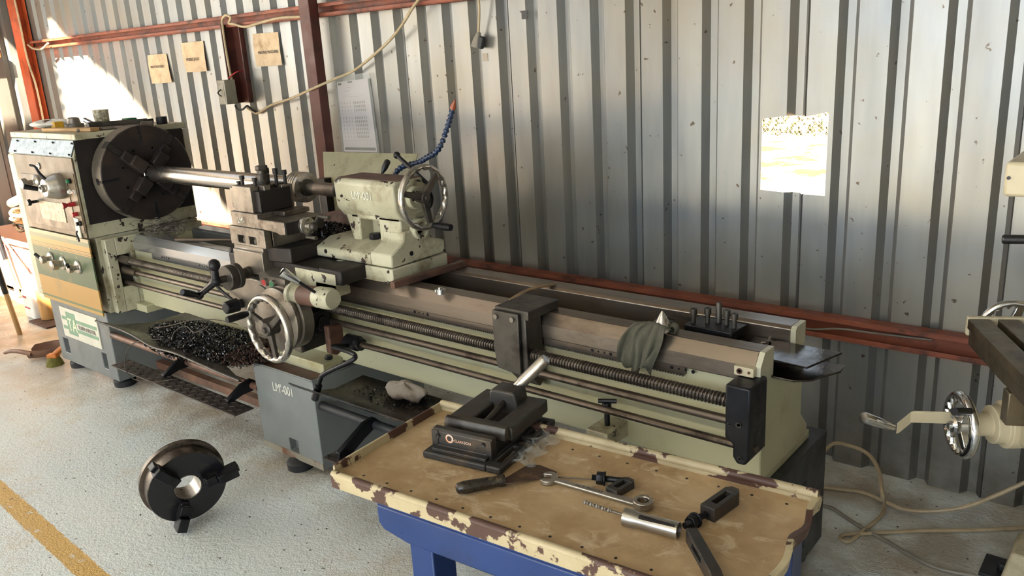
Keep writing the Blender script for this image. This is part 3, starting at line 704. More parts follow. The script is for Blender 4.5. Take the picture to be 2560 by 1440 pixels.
# cross slide stack
bm = B(); prism(bm, [(1.755, .84), (1.755, .93), (1.763, .937), (1.763, .956), (2.25, .956), (2.25, .90), (1.80, .90), (1.80, .84)], 'x', -2.945, -2.745); cs = part('cross_slide', bm, M['iron_lt'], L, .003)
bm = B(); xs_ = [-2.935, -2.885, -2.835, -2.808, -2.758, -2.70]
cells(bm, xs_, [1.748, 1.78], [.955, .965, .995, 1.03], {(1, 0, 1), (3, 0, 1)}); box(bm, -2.935, -2.70, 1.785, 2.0, .955, 1.03); box(bm, -2.935, -2.70, 1.775, 1.79, .955, .963)
sw = part('swivel_base', bm, M['iron_lt'], L, .003)
for x in (-2.858, -2.783): bm = B(); rev(bm, (x, 1.765, .963), (0, 0, 1), [(0, .009), (.02, .009), (.02, .006), (.028, .006), (.028, 0)], 10); part('clamp_bolt', bm, M['iron'], sw)
bm = B(); prism(bm, [(-2.915, 1.03), (-2.915, 1.088), (-2.735, 1.088), (-2.735, 1.07), (-2.567, 1.07), (-2.567, 1.022), (-2.60, 1.018), (-2.62, 1.025), (-2.70, 1.03)], 'y', 1.752, 1.935); box(bm, -2.74, -2.67, 1.83, 1.95, 1.07, 1.088)
cm = part('compound_slide', bm, M['iron_lt'], L, .003)
bm = B(); box(bm, -2.567, -2.563, 1.757, 1.93, 1.02, 1.066); part('slide_end_face', bm, M['grease'], cm)
text('lettering', "LM'-", .032, face_front((-2.87, 1.7515, 1.045)), M['chalk'], cm, .8)
bm = B(); rev(bm, (-2.563, 1.843, 1.042), (1, 0, 0), [(0, .034), (.016, .034), (.018, .031), (.018, .014), (.04, .014), (.04, 0)], 32); cd = part('compound_dial', bm, M['alu'], cm, .001)
bm = B(); hb = Vector((-2.515, 1.843, 1.042)); ball(bm, hb, .017); a = hb+Vector((0, .03, .035)); b = hb+Vector((0, -.035, -.033)); tube(bm, [a, hb, b], .007, 8, 1); rev(bm, a, (1, .1, -.08), [(0, .006), (.012, .007), (.055, .0085), (.058, 0)], 12); rev(bm, b, (1, .1, 0), [(0, .006), (.012, .006), (.05, .008), (.052, 0)], 12); part('compound_crank', bm, M['iron'], cm)
# tool post
bm = B(); box(bm, -2.89, -2.765, 1.758, 1.795, 1.088, 1.19); box(bm, -2.87, -2.775, 1.795, 1.93, 1.09, 1.185); box(bm, -2.775, -2.735, 1.80, 1.83, 1.09, 1.19); box(bm, -2.765, -2.735, 1.88, 1.93, 1.09, 1.18); box(bm, -2.765, -2.745, 1.81, 1.92, 1.12, 1.15)
tp = part('tool_post', bm, M['iron_lt'], L, .003)
bm = B(); box(bm, -2.768, -2.73, 1.772, 1.915, 1.09, 1.172); part('tool_post_core', bm, M['grease'], tp, .002)
bm = B(); cyl(bm, (-2.81, 1.85, 1.185), (-2.81, 1.85, 1.225), .027); cyl(bm, (-2.81, 1.85, 1.225), (-2.81, 1.85, 1.24), .02); hexnut(bm, (-2.81, 1.85, 1.24), (0, 0, 1), .024, .018); part('clamp_nut', bm, M['iron'], tp)
for x, y, h in ((-2.86, 1.79, .035), (-2.852, 1.90, .05), (-2.775, 1.79, .03), (-2.765, 1.88, .055), (-2.75, 1.91, .045), (-2.885, 1.79, .012)):
    bm = B(); cyl(bm, (x, y, 1.18), (x, y, 1.19+h*.6), .007, n=10); cyl(bm, (x, y, 1.19+h*.6), (x, y, 1.19+h), .0105, n=10); part('tool_bolt', bm, M['grease'], tp)
bm = B(); box(bm, -2.915, -2.89, 1.765, 1.85, 1.10, 1.18); box(bm, -2.935, -2.91, 1.775, 1.80, 1.16, 1.18); box(bm, -2.93, -2.91, 1.775, 1.80, 1.12, 1.135); part('tool_holder', bm, M['iron_lt'], tp, .003)
# dark chip pan on the carriage
bm = B(); prism(bm, [(-2.745, 1.78), (-2.62, 1.80), (-2.62, 2.10), (-2.66, 2.16), (-2.90, 2.16), (-2.90, 1.97), (-2.745, 1.97)], 'z', .895, .955)
pan = part('chip_pan', bm, M['grease'], L, .005)
bm = B()
V = [bm.verts.new(p) for p in ((-2.90, 2.16, .955), (-2.66, 2.158, .955), (-2.615, 2.10, .957), (-2.625, 2.11, .985), (-2.66, 2.16, 1.05), (-2.90, 2.20, 1.0))]
bm.faces.new((V[0], V[1], V[4], V[5])); bm.faces.new((V[1], V[2], V[3], V[4])); part('pan_flap', bm, M['rust'], pan, solid=.003)
# splash guard behind the carriage
g = [(-3.128, 2.40, 1.232), (-2.50, 2.40, 1.242), (-2.47, 2.33, 1.16), (-3.05, 2.33, 1.128), (-3.05, 2.33, .90), (-2.47, 2.33, .90)]
bm = B(); V = [bm.verts.new(p) for p in g]; bm.faces.new((V[0], V[1], V[2], V[3])); bm.faces.new((V[3], V[2], V[5], V[4])); part('splash_guard', bm, M['guard'], L, solid=.003)
bm = B(); prism(bm, [(-3.05, 1.128), (-3.0, 1.13), (-3.0, .9), (-3.05, .9)], 'y', 2.29, 2.33); part('guard_rib', bm, M['grease'], L)

# tailstock
bm = B()
prism(bm, [(1.975, 1.095), (1.97, 1.19), (1.985, 1.205), (2.115, 1.205), (2.13, 1.19), (2.13, 1.07), (2.11, 1.05), (2.005, 1.055)], 'x', -2.53, -2.195)
box(bm, -2.32, -2.20, 1.995, 2.115, .95, 1.07); box(bm, -2.475, -2.43, 1.995, 2.115, .95, 1.07); box(bm, -2.475, -2.20, 2.06, 2.115, .95, 1.07); box(bm, -2.475, -2.20, 1.995, 2.06, 1.05, 1.07)
prism(bm, [(1.92, .90), (1.92, .948), (1.955, .965), (1.985, .985), (1.995, 1.02), (2.115, 1.02), (2.125, .985), (2.155, .965), (2.20, .95), (2.20, .90)], 'x', -2.30, -2.185)
prism(bm, [(1.92, .90), (1.92, .94), (1.99, .968), (2.115, .968), (2.20, .95), (2.20, .90)], 'x', -2.62, -2.30)
prism(bm, [(-2.53, 1.10), (-2.47, 1.06), (-2.44, .95), (-2.475, .95), (-2.51, 1.05)], 'y', 2.0, 2.11)
ts = part('tailstock', bm, M['cream_worn'], L, .007)
bm = B(); box(bm, -2.50, -2.182, 1.917, 2.205, .842, .897); part('tailstock_base', bm, M['cream_worn'], ts, .004)
bm = B(); box(bm, -2.525, -2.20, 1.99, 2.112, 1.2055, 1.2065); part('worn_top', bm, M['brown_bar'], ts)
bm = B(); hexnut(bm, (-2.39, 2.03, .968), (0, 0, 1), .022, .022); part('clamp_nut', bm, M['black'], ts)
for p, dd, r in (((-2.56, 1.92, .925), (0, -1, 0), .009), ((-2.184, 2.02, .935), (1, 0, 0), .009), ((-2.184, 2.09, .885), (1, 0, 0), .004), ((-2.184, 2.19, .91), (1, 0, 0), .004), ((-2.194, 2.095, 1.185), (1, 0, 0), .012)): bm = B(); rev(bm, p, dd, [(0, r), (.001, r), (.001, 0)], 14); part('screw_hole', bm, M['plastic_black'], ts)
text('lettering', "LM'-001", .042, face_front((-2.43, 1.9705, 1.132)), M['chalk'], ts, .85)
bm = B(); cyl(bm, (-2.74, AY, AZ), (-2.5, AY, AZ), .027, n=30); part('quill', bm, M['rod'], ts)
bm = B(); rev(bm, (-2.605, AY, AZ), (1, 0, 0), [(0, .030), (.012, .030), (.012, .027)], 30); part('quill_ring', bm, M['black'], ts)
bm = B(); prism(bm, [(2.0, 1.07), (1.99, 1.18), (2.06, 1.2), (2.12, 1.18), (2.11, 1.08)], 'x', -2.195, -2.175); rev(bm, (-2.175, AY, AZ), (1, 0, 0), [(0, .045), (.02, .04), (.02, .02), (.035, .02)], 24); rev(bm, (-2.195, 2.07, 1.02), (1, 0, 0), [(0, .04), (.03, .04), (.03, .026), (.01, .024), (.01, 0)], 24); part('end_bearing', bm, M['cream_worn'], ts, .003)
tw = Vector((-2.125, AY, 1.143)); d, u, w = frame((1, 0, 0)); hp = PX(1076, 556, -2.125)-tw; ang = math.atan2(hp.dot(w), hp.dot(u))
spokewheel('tailstock_handwheel', tw, (1, 0, 0), .121, .0105, ts, M['alu'], 3, ang, .022, .04, .4, 1.3, ang, .085, M['black'])
bm = B(); a, b = PY(1072, 462, 2.12), PY(992, 388, 2.16); tube(bm, [a, b], .008, 10, 1); ball(bm, b, .014); tube(bm, [PY(1068, 470, 2.11), PY(1078, 490, 2.13), PY(1076, 512, 2.13), PY(1064, 527, 2.12)], .008, 10); part('quill_lock_lever', bm, M['black'], ts)
bm = B(); a, b = PY(950, 443, 2.13), PY(965, 412, 2.16); tube(bm, [a, b], .004, 8, 1); rev(bm, a+(b-a)*.35, b-a, [(0, .006), (.02, .012), (.05, .0125), (.056, .008), (.058, 0)], 16); part('clamp_lever', bm, M['plastic_black'], ts)
# segmented coolant hose
pts = spline([PY(*q, y) for q, y in (((988, 440), 2.20), ((992, 428), 2.20), ((1010, 415), 2.20), ((1032, 410), 2.20), ((1050, 405), 2.20), ((1068, 393), 2.20), ((1085, 385), 2.20), ((1101, 366), 2.20), ((1111, 340), 2.21), ((1121, 310), 2.22), ((1129, 282), 2.22), ((1134, 262), 2.22))], 10)
seg = [pts[0]]; acc = 0
for a, b in zip(pts, pts[1:]):
    acc += (b-a).length
    if acc > .017: seg.append(b); acc = 0
bm = B()
for a, b in zip(seg, seg[1:]): rev(bm, a, b-a, [(0, .0075), (.004, .0115), (.009, .0115), (.013, .008), (.0175, .0075)], 14)
chs = part('coolant_hose', bm, M['hose'], L)
bm = B(); dd = seg[-1]-seg[-2]; rev(bm, seg[-1], dd, [(0, .011), (.012, .011), (.03, .004), (.036, .0035), (.036, 0)], 14); tag(part('nozzle', bm, M['coppery'], chs), 'orange nozzle')

# chip tray and foot brake treadle under the bed
bm = B(); nx = 14; rows = []
for j, (y, z) in enumerate(((1.555, .505), (1.565, .497), (1.66, .475), (1.75, .465), (1.84, .462), (1.943, .47))):
    r = []
    for i in range(nx+1):
        t = i/nx; x = -3.89+t*(1.20 if j < 2 else 1.0)+(.0 if j < 3 else .02*j)
        zz = z-.022*math.exp(-((t-.42)/.12)**2)*(1 if j < 2 else .3)+(.02*(1-t) if j < 2 else 0)-.018*t
        r.append((min(x, -2.66 if j < 2 else -2.96), y+.01*math.sin(t*5), zz))
    rows.append(r)
quadstrip(bm, rows); part('chip_tray', bm, M['traydark'], L, solid=.004)
bm = B(); tube(bm, [Vector(p) for p in rows[0]], .005, 8, 2); part('tray_lip', bm, M['iron'], L)
# lettered floor treadle with its rod and arms
bm = B(); box(bm, -3.93, -2.865, 1.60, 1.69, .272, .278); i = 0; x = -3.915
while x < -2.88:
    for r_, yy in enumerate((1.615, 1.645, 1.675)):
        a = .7 if (i+r_) % 2 else -.7; Tm = Matrix.Translation((x, yy, .279)) @ Matrix.Rotation(a, 4, 'Z'); box(bm, -.011, .011, -.0022, .0022, -.001, .0015, Tm)
    x += .03; i += 1
tr = part('brake_treadle', bm, M['tread'], L)
bm = B(); cyl(bm, (-4.28, 1.78, .315), (-2.95, 1.78, .315), .016, n=16); part('treadle_rod', bm, M['rustpipe'], tr)
for x in (-3.55, -3.02):
    bm = B(); prism(bm, [(1.655, .278), (1.655, .29), (1.73, .335), (1.78, .345), (1.81, .32), (1.78, .29), (1.73, .288), (1.69, .278)], 'x', x, x+.022); part('treadle_arm', bm, M['black'], tr, .003)
bm = B(); box(bm, -4.28, -2.95, 1.98, 2.02, .06, .10); cyl(bm, (-4.28, 1.93, .20), (-2.95, 1.93, .20), .014, n=12); part('stretcher', bm, M['rustpipe'], L)
# second chip tray and treadle right of the middle pedestal
bm = B(); rows = [[(x, y, z) for x in (-2.45, -2.0, -1.6, -1.22)] for y, z in ((1.60, .512), (1.61, .50), (1.70, .44), (1.80, .415), (1.944, .42))]; quadstrip(bm, rows); part('chip_tray', bm, M['traydark'], L, solid=.004)
bm = B(); box(bm, -2.30, -1.30, 1.60, 1.69, .247, .253); x = -2.29; i = 0
while x < -1.32:
    for r_, yy in enumerate((1.615, 1.645, 1.675)):
        a = .7 if (i+r_) % 2 else -.7; Tm = Matrix.Translation((x, yy, .254)) @ Matrix.Rotation(a, 4, 'Z'); box(bm, -.011, .011, -.0022, .0022, -.001, .0015, Tm)
    x += .03; i += 1
tr = part('brake_treadle', bm, M['tread'], L)
bm = B(); cyl(bm, (-2.55, 1.80, .32), (-1.2, 1.80, .32), .018, n=16); part('treadle_rod', bm, M['dkgrey'], tr)
bm = B(); prism(bm, [(1.62, .253), (1.62, .28), (1.75, .345), (1.80, .35), (1.83, .32), (1.74, .285), (1.68, .253)], 'x', -2.25, -2.228); part('treadle_arm', bm, M['black'], tr, .003)
# hold down block with tee screw on the front of the bed
p = PY(1520, 1080, 1.88); bm = B(); box(bm, p.x-.045, p.x+.03, 1.83, 1.945, p.z-.03, p.z+.02); hb = part('clamp_block', bm, M['cream_worn'], L, .003)
tag(hb, 'chipped cream clamp block')
bm = B(); q = Vector((p.x-.005, 1.885, p.z+.02)); cyl(bm, q, q+Vector((0, 0, .05)), .0085, n=14); cyl(bm, q+Vector((0, 0, .045)), q+Vector((0, 0, .075)), .0145, n=8); tube(bm, [q+Vector((-.022, -.012, .078)), q+Vector((.026, .014, .078))], .007, 8, 1); part('tee_screw', bm, M['black'], hb)

# ------------------------------------------------------------------ loose things on and in the lathe
bm = B(); rev(bm, (-4.085, AY, AZ), (1, 0, 0), [(0, .0435), (.006, .0435), (.008, .0415), (1.195, .0415), (1.2, .039), (1.2, 0)], 48)
single('steel_shaft', bm, M['steel'], 'long bright turned steel shaft held between the big chuck and the tailstock', 'shaft')
t = thing('pipe_centre', 'ribbed dark steel cone centre in the tailstock quill, against the shaft end', 'centre', (-2.88, AY, AZ))
bm = B(); pr = [(0, .05), (.004, .062)]
for i in range(4): pr += [(.008+i*.015, .0635), (.014+i*.015, .0635), (.016+i*.015, .057), (.021+i*.015, .057)]
pr += [(.066, .0635), (.078, .061), (.080, .03), (.080, 0)]
rev(bm, (-2.885, AY, AZ), (1, 0, 0), pr, 44); part('ribbed_body', bm, M['alu'], t, angle=25)
bm = B(); rev(bm, (-2.806, AY, AZ), (1, 0, 0), [(0, .036), (.012, .034), (.014, .026), (.075, .0255), (.075, 0)], 32); part('shank', bm, M['iron'], t)
# bar lying across the rails left of the carriage
bm = B(); a = PY(442, 617, 1.95); a.z = .846; b = Vector((-3.02, 2.24, .853)); tube(bm, [a, b], .0085, 8, 1)
single('boring_bar', bm, M['rod'], 'thin dark steel bar lying across the bed rails between chuck and carriage', 'bar')
# brown bar in front of the tailstock
bm = B(); a = Vector((-2.185, 1.90, .836)); box(bm, 0, .026, 0, .36, 0, .024, Matrix.Translation((-2.165, 1.885, .8405)) @ Matrix.Rotation(-.06, 4, 'Z'))
single('brown_bar', bm, M['brown_bar'], 'square brown painted bar lying across the rails in front of the tailstock', 'bar', bev=.002)
# chrome collar on the front rail
p = PZ(1103, 735, .836); bm = B(); ringcyl(bm, p, (0, 0, 1), .0165, .008, .019, 28); box(bm, p.x-.024, p.x-.012, p.y-.007, p.y+.007, p.z+.004, p.z+.014); rev(bm, p+Vector((-.004, 0, .016)), (0, 0, 1), [(0, .006), (.008, .006), (.008, 0)], 12)
single('clamp_collar', bm, M['chrome'], 'small shiny split collar standing on the front bed rail', 'collar', bev=.001)
# wooden strip across the rails
a, b = PZ(1278, 750, .845), PZ(1375, 714, .845); bm = B()
d = (b-a); n = Vector((d.y, -d.x, 0)).normalized()*.011; rows = []
for i in range(11):
    q = a+d*(i/10)*1.12; zz = .845+.012*math.sin(math.pi*min(i/10*1.05, 1)); rows.append([(q.x-n.x, q.y-n.y, zz), (q.x+n.x, q.y+n.y, zz)])
quadstrip(bm, rows)
single('wood_strip', bm, M['wood_dk'], 'bent flat wooden strip lying across the bed behind the support bracket', 'strip', solid=.004)
# cone centre wrapped in rag on the rail
p = Vector((-1.112, 1.972, .836))
bm = B(); rev(bm, p, (0, 0, 1), [(0, .031), (.004, .032), (.006, .0315), (.059, .0025), (.060, 0)], 40)
single('steel_cone', bm, M['steel'], 'pointed steel cone standing in a rag on the bed rail', 'cone')
path = spline([Vector((0, y, z)) for y, z in ((1.945, .852), (1.938, .861), (1.930, .855), (1.921, .838), (1.914, .815), (1.911, .785), (1.909, .755), (1.908, .732))], 5)
bm = B(); rows = []
for i, q in enumerate(path):
    v = i/(len(path)-1); x0 = -1.165-.055*v**.7; x1 = -1.062-.045*v; row = []
    for j in range(37):
        u_ = j/36; x = x0+(x1-x0)*u_+.006*math.sin(v*7+u_*4)
        f = (.004+.012*v)*math.sin(u_*13+v*2.2)+.005*v*math.sin(u_*29+1)+.004*math.sin(u_*5+v*11)
        z = q.z+.010*math.sin(u_*3.1)*(1-v)+(.020*math.sin(u_*9+.6)+.010*math.sin(u_*23))*v*v-.012*u_*(1-u_)*v
        row.append((x, q.y-abs(f)*(1 if v > .2 else .4), z))
    rows.append(row)
quadstrip(bm, rows)
rows = []                                                     # roll of the rag around the foot of the cone
for i in range(31):
    a = math.radians(-10+290*i/30); c_ = p+Vector((math.cos(a)*.036, math.sin(a)*.034, .010+.003*math.sin(a*4))); rr = .010+.004*math.sin(i*.9)
    rows.append([c_+Vector((math.cos(a)*math.cos(b)*rr, math.sin(a)*math.cos(b)*rr, math.sin(b)*rr*1.0)) for b in (2*math.pi*k/10 for k in range(11))])
quadstrip(bm, rows)
single('rag', bm, M['rag'], 'crumpled grey green rag around the steel cone, hanging over the front rail', 'rag', solid=.003, angle=180)
# four bolt tool post block
t = thing('tool_holder_block', 'dark tool post with five upright bolts standing on the end of the bed', 'tool post', (-1.01, 2.1, .7625))
TB = Matrix.Translation((-1.01, 2.10, .7625)) @ Matrix.Rotation(-.05, 4, 'Z')
bm = B(); box(bm, -.055, .06, -.043, .043, .006, .045, TB); box(bm, -.076, .076, -.047, .047, .045, .072, TB); box(bm, -.08, .055, -.05, .047, 0, .006, TB); part('body', bm, M['black'], t, .003)
for x, y, h in ((-.06, -.02, .043), (-.025, -.0, .045), (.03, .012, .045), (.06, .0, .043)):
    bm = B(); q = TB @ Vector((x, y, .072)); cyl(bm, q, q+Vector((0, 0, h*.65)), .007, n=12); ringcyl(bm, q+Vector((0, 0, h*.6)), (0, 0, 1), .0105, .005, h*.4, 14); part('clamp_bolt', bm, M['iron'], t)
bm = B(); q = TB @ Vector((.0, .02, .072)); rev(bm, q, (0, 0, 1), [(0, .0095), (.058, .008), (.061, .006), (.061, 0)], 14); part('centre_stud', bm, M['iron'], t)
# steel plate and oily tray sticking out at the bed end
bm = B(); prism(bm, [(-.92, 2.02), (-.705, 2.005), (-.665, 2.155), (-.92, 2.16)], 'z', .79, .796)
single('steel_plate', bm, M['oily'], 'flat oily steel plate sticking out of the right end of the bed', 'plate', bev=.001)
bm = B(); prism(bm, [(-.92, 2.0), (-.735, 1.995), (-.70, 2.02), (-.655, 2.12), (-.66, 2.17), (-.92, 2.17)], 'z', .749, .755); 
o = single('drip_tray', bm, M['oily'], 'dark oily drip tray under the steel plate at the bed end', 'tray', bev=.002)
bm = B(); tube(bm, [PZ(1895, 872, .80), PZ(1905, 858, .812), PZ(1918, 855, .815), PZ(1926, 842, .805)], .004, 8)
single('wire_hook', bm, M['iron_lt'], 'short bent wire lying on the steel plate at the bed end', 'wire')
bm = B(); box(bm, -2.05, -1.15, 2.03, 2.16, .70, .712); box(bm, -1.50, -1.42, 1.99, 2.18, .712, .73)
single('inner_plate', bm, M['rust'], 'brown rusty plate lying down between the bed rails', 'plate', bev=.001)

# swarf
def chips(bm, n, spot, s0, s1):
    for i in range(n):
        p = spot(); e = Euler([random.uniform(0, 6.3) for _ in range(3)]).to_matrix(); r = random.uniform(s0, s1); w = r*random.uniform(.35, .7); a0 = random.uniform(2.2, 4.5); V = []
        for k in range(5):
            a = a0*k/4; V.append([bm.verts.new(p+e @ Vector((math.cos(a)*r, math.sin(a)*r, z+k*r*.12))) for z in (-w/2, w/2)])
        for a, b in zip(V, V[1:]): bm.faces.new((a[0], b[0], b[1], a[1]))
def mound(bm, cx, cy, rx, ry, z0, h, n=22, m=12):
    rows = []
    for i in range(m+1):
        r = i/m; rows.append([(cx+math.cos(a)*rx*r, cy+math.sin(a)*ry*r, z0+h*(1-r*r)*(1+.25*math.sin(a*5+r*9))) for a in (2*math.pi*j/n for j in range(n+1))])
    quadstrip(bm, rows)
def heap(cx, cy, rx, ry, z0, h):
    def f():
        r = math.sqrt(random.random())*1.05; a = random.uniform(0, 6.2832)
        return Vector((cx+math.cos(a)*rx*r, cy+math.sin(a)*ry*r, z0+h*max(0, 1-r*r)*random.uniform(.8, 1.1)+.004))
    return f
bm = B(); mound(bm, -3.32, 1.77, .44, .17, .45, .05); chips(bm, 3000, heap(-3.32, 1.77, .46, .18, .452, .055), .004, .010)
single('swarf_heap', bm, M['swarf'], 'heap of dark curly metal chips in the chip tray under the bed', 'metal chips', kind='stuff')
bm = B(); chips(bm, 700, heap(-2.99, 1.80, .16, .14, .462, .02), .004, .009)
single('swarf_scatter', bm, M['rust'], 'rusty chips scattered at the right end of the chip tray', 'metal chips', kind='stuff')
bm = B(); mound(bm, -2.72, 2.07, .10, .09, .953, .03); chips(bm, 700, heap(-2.72, 2.06, .11, .10, .955, .035), .004, .009)
single('swarf_on_pan', bm, M['swarf'], 'dark metal chips lying in the chip pan on the carriage', 'metal chips', kind='stuff')
bm = B(); chips(bm, 260, heap(-3.02, 1.83, .05, .03, .898, .012), .003, .007)
single('swarf_on_saddle', bm, M['swarf'], 'few dark chips on the saddle beside the cross slide', 'metal chips', kind='stuff')
bm = B(); chips(bm, 500, heap(-1.85, 1.84, .5, .09, .42, .006), .003, .006)
single('swarf_crumbs', bm, M['swarf'], 'dark crumbs in the second chip tray right of the middle pedestal', 'metal chips', kind='stuff')
bm = B()
for i in range(150):
    c = Vector((random.gauss(-4.0, .055), random.gauss(2.03, .05), .845+abs(random.gauss(0, .025)))); r = random.uniform(.02, .05); e = Euler([random.uniform(-.7, .7), random.uniform(-.7, .7), random.uniform(0, 6.3)]).to_matrix(); a0 = random.uniform(1.5, 4)
    tube(bm, [c+e @ Vector((math.cos(a0*k/5)*r, math.sin(a0*k/5)*r, k*.004)) for k in range(6)], .0008, 3, 2)
for k in range(4):
    a = PY(335+k*4, 590, 1.99); tube(bm, [a, a+Vector((-.04, -.05, -.015)), a+Vector((-.06, -.075, -.05)), a+Vector((-.05, -.08, -.08-.01*k))], .0008, 3, 3)
single('wire_swarf_nest', bm, M['wire'], 'tangle of thin wiry swarf on the bed under the big chuck', 'swarf', kind='stuff')
def strand(pts, label):
    bm = B(); tube(bm, pts, .0022, 5, 6); single('swarf_strand', bm, M['wire'], label, 'swarf', group='long swarf strands on the chip tray')
strand([Vector((-3.55, 1.66, .515)), Vector((-3.45, 1.70, .535)), Vector((-3.36, 1.74, .56)), Vector((-3.25, 1.80, .565)), Vector((-3.14, 1.84, .55))], 'long curved swarf strand along the back of the chip heap')
strand([Vector((-3.40, 1.62, .50)), Vector((-3.47, 1.58, .50)), Vector((-3.55, 1.545, .47)), Vector((-3.60, 1.53, .40)), Vector((-3.64, 1.545, .32)), Vector((-3.60, 1.56, .287)), Vector((-3.50, 1.60, .284)), Vector((-3.42, 1.64, .30))], 'swarf strand hanging over the tray lip down to the tread plate')
strand([Vector((-3.36, 1.64, .50)), Vector((-3.37, 1.67, .53)), Vector((-3.33, 1.70, .55)), Vector((-3.24, 1.69, .54)), Vector((-3.20, 1.73, .56))], 'short looped swarf strand on the front of the chip heap')
# white rag bundle under the bed
bm = B(); rows = []
for i in range(13):
    th = math.pi*i/12; rows.append([(-2.14+math.sin(th)*.10*math.cos(a)*(1+.12*math.sin(a*3+i)), 1.885+math.sin(th)*.05*math.sin(a), .445-math.cos(th)*.03+.008*math.sin(a*4)) for a in (2*math.pi*j/20 for j in range(21))])
quadstrip(bm, rows); single('rag_bundle', bm, M['cloth_d'], 'dirty white rag bundle tucked under the bed right of the middle pedestal', 'rag', angle=180)

# things lying on the headstock lid
ZL = 1.365
p = PZ(258, 300, ZL); t = thing('mug', 'brown patterned mug standing on the headstock lid', 'mug', (-4.75, 2.12, ZL)); c = Vector((-4.72, 2.14, ZL))
bm = B(); rev(bm, c, (0, 0, 1), [(0, .034), (.005, .037), (.085, .041), (.085, .037), (.008, .033), (.008, 0)], 28); part('mug_body', bm, M['mug'], t)
bm = B(); tube(bm, [c+Vector((-.038, 0, .07)), c+Vector((-.065, 0, .065)), c+Vector((-.065, 0, .03)), c+Vector((-.038, 0, .02))], .005, 8); part('mug_handle', bm, M['white'], t)
c = Vector((-4.80, 2.02, ZL)); bm = B(); rev(bm, c, (0, 0, 1), [(0, .05), (.02, .05), (.022, .036), (.05, .03), (.055, .018), (.055, 0)], 24)
single('collet_nut', bm, M['iron_lt'], 'stepped grey nut lying on the headstock lid left of the mug', 'nut')
bm = B(); box(bm, 0, .42, 0, .05, 0, .018, Matrix.Translation((-4.68, 1.80, ZL)) @ Matrix.Rotation(.16, 4, 'Z'))
single('wood_board', bm, M['wood'], 'narrow wooden board along the front edge of the headstock lid', 'board', bev=.002)
bm = B(); Tq = Matrix.Translation((-4.36, 1.84, ZL)) @ Matrix.Rotation(1.05, 4, 'Z'); box(bm, 0, .30, 0, .03, 0, .016, Tq); box(bm, .3, .36, -.008, .038, 0, .026, Tq)
single('flat_steel_tool', bm, M['rod'], 'long flat steel tool lying along the right edge of the headstock lid', 'tool', bev=.003)
t = thing('chuck_key', 'chuck key with bright tube handle lying on the headstock lid', 'chuck key', (-4.5, 2.0, ZL))
bm = B(); a = Vector((-4.56, 1.98, ZL+.045)); b = Vector((-4.41, 1.96, ZL+.022)); cyl(bm, a, b, .013); part('handle_tube', bm, M['chrome'], t)
bm = B(); cyl(bm, (-4.41, 1.92, ZL+.02), (-4.41, 1.99, ZL+.02), .02); cyl(bm, (-4.41, 1.99, ZL+.02), (-4.33, 2.20, ZL+.018), .017); box(bm, -.011, .011, -.011, .011, -.03, .03, Matrix.Translation((-4.33, 2.20, ZL+.02)) @ Matrix.Rotation(1.57, 4, 'X')); part('key_body', bm, M['iron'], t, .002)
bm = B(); rev(bm, (-4.275, 2.25, ZL), (0, 0, 1), [(0, .028), (.038, .028), (.038, .02), (.02, .018), (.02, 0)], 24); single('socket', bm, M['black'], 'short black socket standing at the back of the headstock lid', 'socket')
bm = B(); rev(bm, (-4.36, 2.19, ZL), (0, 0, 1), [(0, .018), (.02, .018), (.024, .012), (.03, 0)], 8); single('small_nut', bm, M['iron_lt'], 'small steel nut beside the black socket on the headstock lid', 'nut')
bm = B(); box(bm, -4.66, -4.60, 2.22, 2.28, ZL, ZL+.03); single('yellow_green_block', bm, M['greenb'], 'small green block behind the mug on the headstock lid', 'block', bev=.004)
bm = B(); box(bm, -4.93, -4.88, 1.95, 2.0, ZL, ZL+.035); single('yellow_block', bm, M['yellow'], 'small yellow block on the left half of the headstock lid', 'block', bev=.003)
bm = B(); box(bm, -4.99, -4.955, 1.93, 1.965, ZL, ZL+.045); single('brown_block', bm, M['brown_bar'], 'small brown block next to the yellow block on the headstock lid', 'block', bev=.003)
bm = B(); rows = []
for i in range(15):
    th = math.pi*i/14; rows.append([(-5.03+math.sin(th)*.15*math.cos(a), 2.0+math.sin(th)*.11*math.sin(a), ZL+.022-math.cos(th)*.022+.004*math.sin(a*5+i)) for a in (2*math.pi*j/28 for j in range(29))])
quadstrip(bm, rows); single('white_cloth', bm, M['cloth'], 'folded white cloth at the left end of the headstock lid in the sun', 'cloth', angle=180)

# ------------------------------------------------------------------ three jaw chuck standing on the floor
n = Vector((.95, -.26, -.10)).normalized(); fc = PZ(470, 1218, .165)
t = thing('three_jaw_chuck', 'round black three jaw chuck standing on the concrete floor', 'chuck', (fc.x, fc.y, 0))
d, u, w = frame(n)
bm = B(); rev(bm, fc-n*.088, n, [(0, .048), (0, .12), (0, .150), (.004, .153), (.024, .153), (.026, .141), (.030, .141), (.084, .141), (.088, .138), (.088, .05), (.086, .0485), (0, .048)], 72, cap=False); cb = part('chuck_body', bm, M['chuckst'], t, angle=30)
bm = B(); ringcyl(bm, fc+n*.0003, n, .1375, .0505, .0008, 64); tag(part('chuck_face', bm, M['plastic_black'], cb), 'black front face')
bm = B(); ringcyl(bm, fc-n*.0865, n, .0479, .0465, .086, 48); part('bore_liner', bm, M['alu'], cb)
bm = B(); e = (PZ(357, 1242, .15)-fc); e = e-n*e.dot(n); e.normalize(); q = fc-n*.045+e*.139
rev(bm, q, e, [(0, .011), (.003, .011), (.003, .007), (.001, .006), (.001, 0)], 16); part('key_socket', bm, M['iron'], cb)
